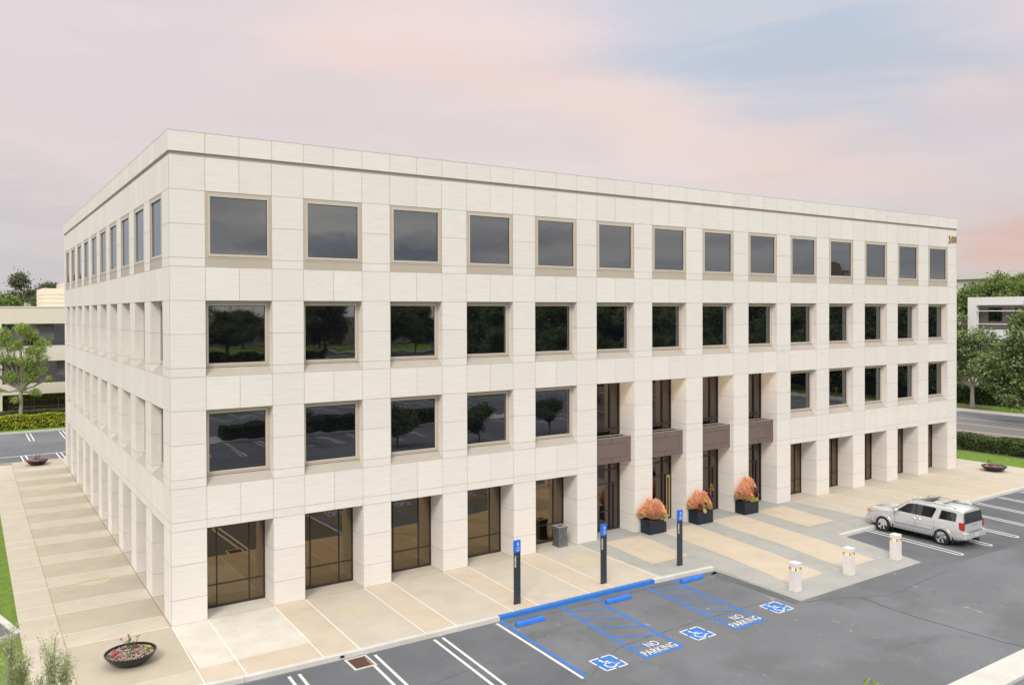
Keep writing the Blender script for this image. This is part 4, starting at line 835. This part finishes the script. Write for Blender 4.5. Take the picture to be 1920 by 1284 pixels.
        hl = MB(); hl.box(min(sx*.62,sx*.90),max(sx*.62,sx*.90),2.40,2.555,.88,1.05); hl.build('headlight', mat('headlight_glass', (.5,.5,.52), .15), t, bevel=.02)
        hl = MB(); hl.box(min(sx*.88,sx*.965),max(sx*.88,sx*.965),2.28,2.46,.90,1.05); hl.build('side_marker', mat('amber', (.75,.25,.03), .3), t, bevel=.02)
    ws = MB(); ws.poly([(-.80,.97,1.325),(.80,.97,1.325),(.70,.31,1.79),(-.70,.31,1.79)]); w_ = ws.build('windscreen', dg, t); w_.location.z += .012
    ws = MB(); ws.poly([(-.84,1.16,1.245),(.84,1.16,1.245),(.86,.98,1.31),(-.86,.98,1.31)]); w_ = ws.build('wiper_cowl', blk, t); w_.location.z += .015
    rg = MB(); rg.poly([(-.83,-2.60,1.20),(.83,-2.60,1.20),(.74,-2.535,1.70),(-.74,-2.535,1.70)][::-1]); w_ = rg.build('rear_glass', dg, t); w_.location.y -= .012
    tg = MB(); tg.box(-.80,.80,-2.60,-2.40,.80,1.21); tg.build('tailgate', paint, t, bevel=.03); tg = MB(); tg.box(-.30,.30,-2.625,-2.60,1.10,1.13); tg.build('tailgate_handle', chrome, t)
    bp = MB(); bp.box(-.96,.96,-2.72,-2.35,.46,.80); bp.build('rear_bumper', paint, t, bevel=.06); bp = MB(); bp.box(-.60,.60,-2.74,-2.40,.795,.815); bp.build('bumper_step', mat('bumper_grey', (.18,.18,.19), .5), t)
    fb = MB(); fb.box(-.88,.88,2.30,2.66,.42,.72); fb.build('front_bumper', paint, t, bevel=.07)
    gr = MB(); gr.box(-.58,.58,2.56,2.625,.76,.98); gr.build('grille', chrome, t, bevel=.02)
    lpz = MB(); lpz.box(-.15,.15,-2.745,-2.73,.56,.72); lpz.build('licence_plate', mat('plate_white', (.6,.6,.6), .5), t)
    ht = MB(); ht.box(-.06,.06,-2.86,-2.6,.38,.46); ht.box(-.22,.22,-2.72,-2.6,.38,.44); ht.ball((0,-2.84,.52), .035, 6); ht.build('tow_hitch', blk, t)
    cr_ = MB()
    for y in (-.55,-1.45): cr_.tube([(-.70,y,1.95),(0,y,1.965),(.70,y,1.95)], .022, 6)
    cr_.build('roof_crossbar', blk, t); sr = MB(); sr.poly([(-.42,-.1,1.882),(.42,-.1,1.882),(.42,-.75,1.91),(-.42,-.75,1.91)]); o = sr.build('sunroof', dg, t); o.location.z += .018
    ex = MB(); ex.box(-.85,.85,-2.3,2.3,.26,.34); ex.build('underbody', blk, t)
    return t
silver = mat('silver_paint', (.64,.65,.665), .24, .35, coat=.7)
suv = make_suv((33.46,-7.93,-.15), 0, 'silver SUV parked nose-in at the kerb behind the right-hand light bollard', silver)
suv.scale = (.97,.955,.97)
wsuv = make_suv((112,-166,-.13), PI/2, 'white car on the distant street, mirrored in the third window of the third floor', mat('white_paint', (.75,.75,.74), .3, coat=.5))

c2_ = copy_tree(wsuv); c2_.location = (62,-170,-.13); c2_['label'] = 'second white car on the distant street, mirrored low in the first third-floor windows'
# ================================================================ street furniture
M_POST = mat('charcoal_post', (.052,.060,.070), .45, .3); M_SBLUE = mat('sign_blue', (.02,.16,.68), .45); M_SWHITE = mat('sign_white', (.78,.80,.82), .5)
posts = [(11.26,-4.92,'accessible-parking post sign nearest the viewer, at the left end of the blue kerb'),(15.44,-4.97,'middle one of the three accessible-parking post signs, beside the trash bin'),(19.68,-5.0,'accessible-parking post sign standing before the coral planters, right of the blue kerb')]
tm = {}
for s_, z_, sz in (('VAN',1.08,.05),('ACCESSIBLE',1.0,.045),('MINIMUM FINE',.93,.045),('$250',.86,.045)): tm[s_] = text_mesh(s_, sz*.9, .0012, .0008)
tv = text_mesh('100 PACIFICA', .112, .0015, .003)
ps = None
for i, (x, y, lb) in enumerate(posts):
    if ps is None:
        ps = t = empty('accessible_parking_sign', (x,y,0), lb, 'sign', 'accessible-parking post signs')
        b = MB(); b.box(-.135,.135,-.04,.04,0,1.95); b.box(-.15,.15,-.055,.055,0,.012); b.build('post', M_POST, t, bevel=.006)
        b = MB(); b.box(-.14,.14,-.046,.046,1.94,2.39); sg = b.build('sign_panel', M_SBLUE, t, bevel=.004)
        b = MB(); isa(b, .015, 2.27, -.0482, .17, 0, plane='xz', w=.11); b.build('wheelchair_symbol', M_SWHITE, sg)
        for s_, dz in (('VAN',2.135),('ACCESSIBLE',2.09),('MINIMUM FINE',2.02),('$250',1.975)):
            o = mesh_obj('lettering', tm[s_], M_SWHITE, sg); o.rotation_euler = (PI/2,0,0); o.location = (.015,-.0482,dz); o.scale = (.72,1,1)
        o = mesh_obj('vertical_lettering', tv, M_SWHITE, t); o.rotation_euler = (PI/2,-PI/2,0); o.location = (-.065,-.0418,1.60); o.scale = (.66,.9,1)
    else:
        c = copy_tree(ps); c.location = (x,y,0); c['label'] = lb
bl = None
M_CON = noisy('white_precast_concrete', [(.68,.655,.625),(.76,.735,.71)], 5, rough=.75)
for x, y, lb in ((21.40,-9.62,'stone light bollard nearest the viewer, left of the three on the plaza edge'),(24.95,-9.6,'middle one of the three lit stone bollards on the plaza edge'),(28.55,-9.5,'right-hand lit stone bollard, standing in front of the silver SUV')):
    if bl is None:
        bl = t = empty('light_bollard', (x,y,-.128), lb, 'bollard light', 'lit bollards along the plaza edge'); h = .18
        b = MB(); b.box(-h,h,-h,h,0,.83); b.build('shaft', M_CON, t, bevel=.012)
        b = MB()
        for sx in (-1,1):
            for xx in (-.12,-.04,.04,.12): b.box(xx-.014,xx+.014, sx*(h-.026)-.012, sx*(h-.026)+.012,.83,.95); b.box(sx*(h-.026)-.012, sx*(h-.026)+.012, xx-.014,xx+.014,.83,.95)
        for sx in (-1,1):
            for sy in (-1,1): b.box(sx*(h-.03)-.02,sx*(h-.03)+.02,sy*(h-.03)-.02,sy*(h-.03)+.02,.83,.95)
        b.build('brass_fins', mat('brass', (.58,.42,.20), .4, .5), t)
        b = MB(); b.box(-h+.05,h-.05,-h+.05,h-.05,.831,.949); b.build('lamp_lens', mat('bollard_lamp', (1,.8,.5), .4, emit=(1,.66,.30), es=.40), t)
        b = MB(); b.box(-.085,.085,-.085+0,.085,.83,.951); b.box(-.06,.06,-h+.046,-h+.049,.845,.935); b.box(-h+.046,-h+.049,-.06,.06,.845,.935); b.build('bulb', mat('bollard_bulb', (1,.9,.7), .4, emit=(1,.85,.58), es=1.5), t)
        b = MB(); b.box(-h,h,-h,h,.95,1.13); b.build('cap', M_CON, t, bevel=.012)
    else:
        c = copy_tree(bl); c.location = (x,y,-.127); c['label'] = lb
ws = None
for x, y, lb in ((10.78,-6.45,'blue wheel stop at the left accessible bay, next to the white stripe'),(14.9,-6.48,'blue wheel stop of the middle accessible bay, between the hatched aisles'),(18.98,-6.38,'blue wheel stop of the right accessible bay beside the plaza')):
    if ws is None:
        b = MB(); pr = [(-.115,0),(.115,0),(.085,.115),(.045,.15),(-.045,.15),(-.085,.115)]
        b.prism([(-.60,q[0],q[1]) for q in pr], (1.20,0,0)); ws = b.build('wheel_stop', noisy('blue_concrete', [(.02,.15,.62),(.035,.20,.72)], 5, rough=.55), bevel=.02); tag(ws, lb, 'wheel stop', 'blue wheel stops'); ws.location = (x,y,-.146)
    else: c = ws.copy(); COL.objects.link(c); c.location = (x,y,-.146); c['label'] = lb
# trash bin
t = empty('trash_bin', (17.22,.32,0), 'square grey metal trash bin flaring at foot and rim beside the fifth storefront', 'trash bin')
M_ZINC = noisy('weathered_zinc', [(.11,.115,.125),(.19,.20,.21)], 4, rough=.5, metal=.4)
b = MB()
pr = [(.27,0),(.27,.03),(.245,.10),(.225,.35),(.23,.70),(.255,.86),(.27,.90)]
for (r0, z0), (r1, z1) in zip(pr, pr[1:]):
    for c_, s_ in ((1,0),(0,1),(-1,0),(0,-1)):
        q = lambda r, z, u: (c_*r - s_*u*r, s_*r + c_*u*r, z); b.poly([q(r0,z0,-1), q(r0,z0,1), q(r1,z1,1), q(r1,z1,-1)])
b.build('body', M_ZINC, t)
b = MB(); 
for x0, x1, y0, y1 in ((-.275,-.12,-.275,.275),(.12,.275,-.275,.275),(-.12,.12,-.275,-.12),(-.12,.12,.12,.275)): b.box(x0,x1,y0,y1,.90,.935)
b.build('lid', mat('bin_lid', (.36,.36,.36), .45, .3), t); b = MB(); b.box(-.12,.12,-.12,.12,.86,.89); b.build('opening', mat('bin_inside', (.01,.01,.01), .9), t)
# drains
M_RUST = noisy('rusty_iron', [(.10,.045,.03),(.17,.08,.055)], 8, rough=.8)
dr = None
for x, y, lb in ((4.44,-6.14,'rusty square drain grate at the foot of the kerb, bottom left'),(53.6,-6.2,'drain grate at the kerb near the right edge')):
    if dr is None:
        dr = t = empty('drain_grate', (x,y,-.15), lb, 'drain', 'drain grates by the kerb'); b = MB()
        b.box(-.38,.38,-.46,-.38,0,.012); b.box(-.38,.38,.38,.46,0,.012); b.box(-.38,-.30,-.38,.38,0,.012); b.box(.30,.38,-.38,.38,0,.012); b.build('frame', M_CURB, t)
        b = MB(); b.poly([(-.3,-.38,.003),(.3,-.38,.003),(.3,.38,.003),(-.3,.38,.003)], 1)
        for i in range(9): xx = -.28+.07*i; b.box(xx-.012,xx+.012,-.38,.38,.004,.014)
        for i in range(10): yy = -.34+.075*i; b.box(-.3,.3,yy-.014,yy+.014,.005,.0145)
        b.build('grate', [M_RUST, mat('drain_dark',(.03,.02,.02),.9)], t)
    else: c = copy_tree(dr); c.location = (x,y,-.15); c['label'] = lb
b = MB(); b.box(-.05,.05,-.012,.0,-.09,-.02); b.build('x', M_SEAM)
for o in [o for o in COL.objects if o.name == 'x']: bpy.data.objects.remove(o)
for x in (4.05, 52.6):
    b = MB(); yk = kerb_y(x)+.03-.17*1.09; b.prism([(x-.07,yk-.012,-.10),(x+.07,yk-.012,-.10),(x+.07,yk-.012,-.03),(x-.07,yk-.012,-.03)], (0,.02,0)); struct(b.build('kerb_outlet', mat('outlet_dark', (.02,.02,.02), .9)))

# ---------------------------------------------------------------- planters
M_NAVY = mat('navy_black_planter', (.012,.018,.032), .38); M_DARKPOT = mat('dark_glazed_bowl', (.012,.014,.02), .3)
M_PEB = noisy('pebbles', [(.16,.12,.09),(.30,.23,.17),(.48,.42,.36)], 30, rough=.8, island=.5)
L_CORAL = leafmat('coral_sticks', [(.88,.40,.21),(.92,.52,.31),(.92,.62,.42)], 2.2, .28, trans=.15)
L_CORALB = leafmat('olive_orange_sticks', [(.42,.32,.12),(.60,.40,.18),(.68,.44,.24)], 3, .3, trans=.15)
L_AEON = leafmat('dark_rosette', [(.05,.012,.02),(.09,.025,.03),(.13,.06,.04)], 5, .4, trans=.05)
L_YEL = leafmat('yellow_flowers', [(.56,.45,.08),(.64,.55,.16)], 5, .2); L_CREAM = leafmat('cream_rosette', [(.55,.50,.22),(.66,.60,.34)], 5, .2); L_RED = leafmat('red_rosette', [(.40,.07,.06),(.52,.14,.11)], 6, .3)
L_MAU = leafmat('mauve_rosette', [(.34,.12,.20),(.46,.22,.28)], 6, .3); L_GRN = leafmat('small_green_leaves', [(.08,.14,.04),(.16,.22,.07)], 6, .3); L_PINK = leafmat('magenta_petals', [(.65,.10,.42),(.75,.2,.5)], 6, .2)
def sticks(name, parent, n, c, R, mat_, mat2, z0):
    b = MB()
    for i in range(n):
        a = random.uniform(0, 2*PI); e = math.acos(random.uniform(-.12, 1)); d = Vector((math.sin(e)*math.cos(a), math.sin(e)*math.sin(a), math.cos(e)))
        bump = 1+.13*math.sin(a*3+c[0]*2)+.10*math.cos(e*5+a*2)
        tip = Vector(c)+Vector((d.x*R[0], d.y*R[1], d.z*R[2]))*bump*random.uniform(.72,1.06); L_ = random.uniform(.14,.26); dd = (d+Vector((random.uniform(-.5,.5),random.uniform(-.5,.5),random.uniform(0,.6)))).normalized()
        if tip.z < z0: continue
        s_ = tip-dd*L_; low = (tip.z-c[2])/R[2] < .18 and random.random() < .75
        b.tube([tuple(s_), tuple(tip)], [.011,.006], 3, mi=1 if low else 0, cap=False)
        for _ in range(2): q = s_+dd*L_*.4; e2 = q+(dd+Vector((random.uniform(-.8,.8),random.uniform(-.8,.8),random.uniform(-.2,.7)))).normalized()*L_*.5; b.tube([tuple(q), tuple(e2)], [.008,.005], 3, mi=1 if low else 0, cap=False)
    return b.build(name, [mat_, mat2], parent)
def rosette(b, c, r, n=14, tilt=(0,0,1), mi=0):
    q = Vector((0,0,1)).rotation_difference(Vector(tilt).normalized()); c = Vector(c)
    for ring_, (k, rr, up) in enumerate(((n, r, .15), (int(n*.7), r*.7, .45), (int(n*.45), r*.4, .8))):
        for i in range(k):
            a = 2*PI*i/k+ring_*.3; d = Vector((math.cos(a), math.sin(a), 0)); s_ = Vector((-math.sin(a), math.cos(a), 0))*rr*.24
            b.poly([tuple(c+q@(d*rr*.1)), tuple(c+q@(d*rr*.6+s_+Vector((0,0,rr*up*.5)))), tuple(c+q@(d*rr+Vector((0,0,rr*up)))), tuple(c+q@(d*rr*.6-s_+Vector((0,0,rr*up*.5))))], mi)
def planter(x, y, label, kind):
    t = empty('planter', (x,y,0), label, 'planter', 'black planters with coral succulents'); w, d, h = .55, .34, .68
    b = MB(); b.box(-w,w,-d,-d+.04,0,h); b.box(-w,w,d-.04,d,0,h); b.box(-w,-w+.04,-d+.04,d-.04,0,h); b.box(w-.04,w,-d+.04,d-.04,0,h); b.build('box', M_NAVY, t, bevel=.008)
    b = MB(); b.box(-w+.04,w-.04,-d+.04,d-.04,.3,h-.06); b.build('soil', M_DIRT, t)
    core = MB(); core.ball((0,0,h+.28), .40, 8, sz=.9); core.build('shaded_stems', mat('stem_core', (.62,.32,.16), .9), t)
    if kind == 0: sticks('coral_sticks', t, 2600, (0,0,h+.22), (.74,.56,.72), L_CORAL, L_CORALB, h-.08)
    elif kind == 1: sticks('coral_sticks', t, 2300, (-.02,0,h+.2), (.66,.54,.72), L_CORAL, L_CORALB, h-.08)
    else: sticks('coral_sticks', t, 1500, (-.22,0,h+.25), (.50,.48,.70), L_CORAL, L_CORALB, h-.08); sticks('coral_sticks', t, 1500, (.16,.05,h+.55), (.50,.45,.66), L_CORAL, L_CORALB, h+.1)
    if kind == 0:
        b = MB(); rosette(b, (.30,-.42,h+.22), .12, 12, (0.2,-1,.5)); rosette(b, (.18,-.42,h+.08), .10, 12, (0,-1,.5)); rosette(b, (.48,-.40,h+.1), .12, 12, (.3,-1,.4)); rosette(b, (.36,-.44,h-.02), .09, 12, (0,-1,.3)); b.build('cream_rosette', L_CREAM, t)
    if kind == 1:
        b = MB()
        for p_, r_ in (((-.46,-.40,h+.30),.14),((-.12,-.45,h+.42),.12),((-.05,-.48,h+.18),.12),((.74,.1,h+.62),.18),((.86,.05,h+.45),.15),((.62,.15,h+.82),.16),((.95,.1,h+.75),.13),((.7,-.05,h+.35),.14)): b = MB(); rosette(b, p_, r_, 16, (p_[0]*.3,-.8,.7)); b.build('dark_rosette', L_AEON, t)
        b = MB(); b.tube([(-.1,-.2,h-.1),(-.16,-.42,h+.15),(-.10,-.44,h+.42)], .018, 5); b.tube([(-.1,-.2,h),(.05,-.44,h+.25)], .015, 5); b.tube([(.4,0,h),(.7,.06,h+.3),(.86,.08,h+.9)], .02, 5); b.build('bare_stem', M_BARKP, t)
        b = MB(); 
        for zz in np.linspace(0,1,9): rosette(b, (.86,.05,h+.86+zz*.34), .13*(1-zz*.75)+.02, 10)
        rosette(b, (-.16,-.46,h+.56), .13, 10, (0,-1,.6)); rosette(b, (-.08,-.46,h+.50), .10, 10, (.4,-1,.3)); b.build('yellow_flower', L_YEL, t)
        b = MB(); rosette(b, (-.20,-.46,h+.02), .13, 16, (0,-1,.5)); b.build('cream_rosette', L_CREAM, t)
    if kind == 2:
        b = MB()
        for p_ in ((.10,-.44,h+.42),(.22,-.46,h+.55),(.30,-.45,h+.36),(.16,-.44,h+.66),(.34,-.42,h+.48)): b = MB(); rosette(b, p_, .12, 14, (p_[0]*.3,-.9,.5)); b.build('dark_rosette', L_AEON, t)
        b = MB()
        for i in range(9): rosette(b, (-.18+.07*i,-.42+.02*math.sin(i),h+.08+.05*math.sin(i*2)), .09, 10, (0,-1,.6))
        b.build('yellow_green_rosette', leafmat('yellow_green_rosettes', [(.34,.36,.05),(.50,.46,.10)], 6, .3), t)
        b = MB(); rosette(b, (.52,-.30,h+.32), .14, 14, (.5,-1,.5)); b.build('cream_rosette', L_CREAM, t)
    return t
planter(22.45,-.45,'black planter with one full coral bush, nearest the viewer of the entrance three',0)
planter(25.82,-.42,'black planter with coral sticks, dark rosettes and a tall yellow flower, middle of three',1)
planter(29.40,-.40,'black planter with two coral mounds and yellow-green rosettes, right of the three',2)
def bowl(x, y, r, h, label, kind):
    t = empty('bowl_planter', (x,y,0), label, 'planter bowl', 'wide dark bowl planters')
    b = MB(); b.lathe([(.001,0),(r*.42,0),(r*.52,.02),(r*.80,h*.42),(r*.97,h*.85),(r,h),(r*.975,h+.008),(r*.94,h),(r*.92,h-.07),(.001,h-.07)], 48); b.build('bowl', M_DARKPOT, t, smooth=40)
    n = 900 if kind == 0 else 260; b = MB()
    for i in range(n):
        a = random.uniform(0, 2*PI); q = math.sqrt(random.random())*r*.90; s_ = random.uniform(.014,.034); b.ball((q*math.cos(a), q*math.sin(a), h-.075+random.uniform(0,.02)+.05*(1-q/r)), s_, 3, sz=.7)
    b.build('pebbles', M_PEB, t)
    def put(name, m_, ps, mi=None):
        b = MB()
        for px, py, rr in ps: rosette(b, (px*r,py*r,h-.02+.03*random.random()), rr*(.78 if kind == 0 else 1), 13, (px*.3,py*.3-.2,1))
        b.build(name, m_, t)
    put('red_rosette', L_RED, [(-.62,.10,.15),(-.70,-.08,.10),(-.50,.22,.09),(.30,.42,.14),(.22,.52,.10)]+([] if kind == 0 else [(-.6,-.3,.16),(.62,-.1,.15)]))
    put('mauve_rosette', L_MAU, [(-.46,-.28,.15),(-.60,-.34,.09),(-.2,.5,.09)]+([] if kind == 0 else [(-.1,-.2,.15),(.25,-.1,.15),(.1,.3,.14)]))
    put('cream_rosette', L_YEL if kind == 0 else L_CREAM, [(.72,.10,.12),(.66,.26,.09)] if kind == 0 else [(-.5,.3,.15),(.3,.4,.14)])
    b = MB(); P = []
    for (ax, ay, hh) in ((.10,.45,.40),(.02,.40,.30),(.20,.35,.34),(-.08,.52,.36),(.05,.1,.2)):
        e = (ax*r+random.uniform(-.12,.12), ay*r, h+hh); b.tube([(ax*r,ay*r,h-.05),e], [.007,.004], 4); P.append(np.linspace((ax*r,ay*r,h),e,26)+RNG.normal(size=(26,3))*.035)
    b.tube([(-.08*r,.5*r,h),(-.28*r,.42*r,h+.33)], [.006,.004], 4)
    b.build('sprig_stem', L_GRN, t); leaf_mesh('sprig', np.concatenate(P), .032, L_GRN, t)
    if kind != 1: b = MB(); rosette(b, (-.29*r,.42*r,h+.32), .05, 10, (0,-1,.5)); b.build('magenta_flower', L_PINK, t)
bowl(-1.69,-2.42,.76,.36,'wide dark bowl of pebbles and small red succulents on the front corner paving',0)
bowl(-1.72,38.1,.72,.34,'small-looking dark bowl planter at the far end of the left side walk',1)
bowl(52.45,-2.1,.78,.34,'dark bowl with red succulents near the lawn at the right end of the building',1)
for i, (px, py, r_) in enumerate([]): pass
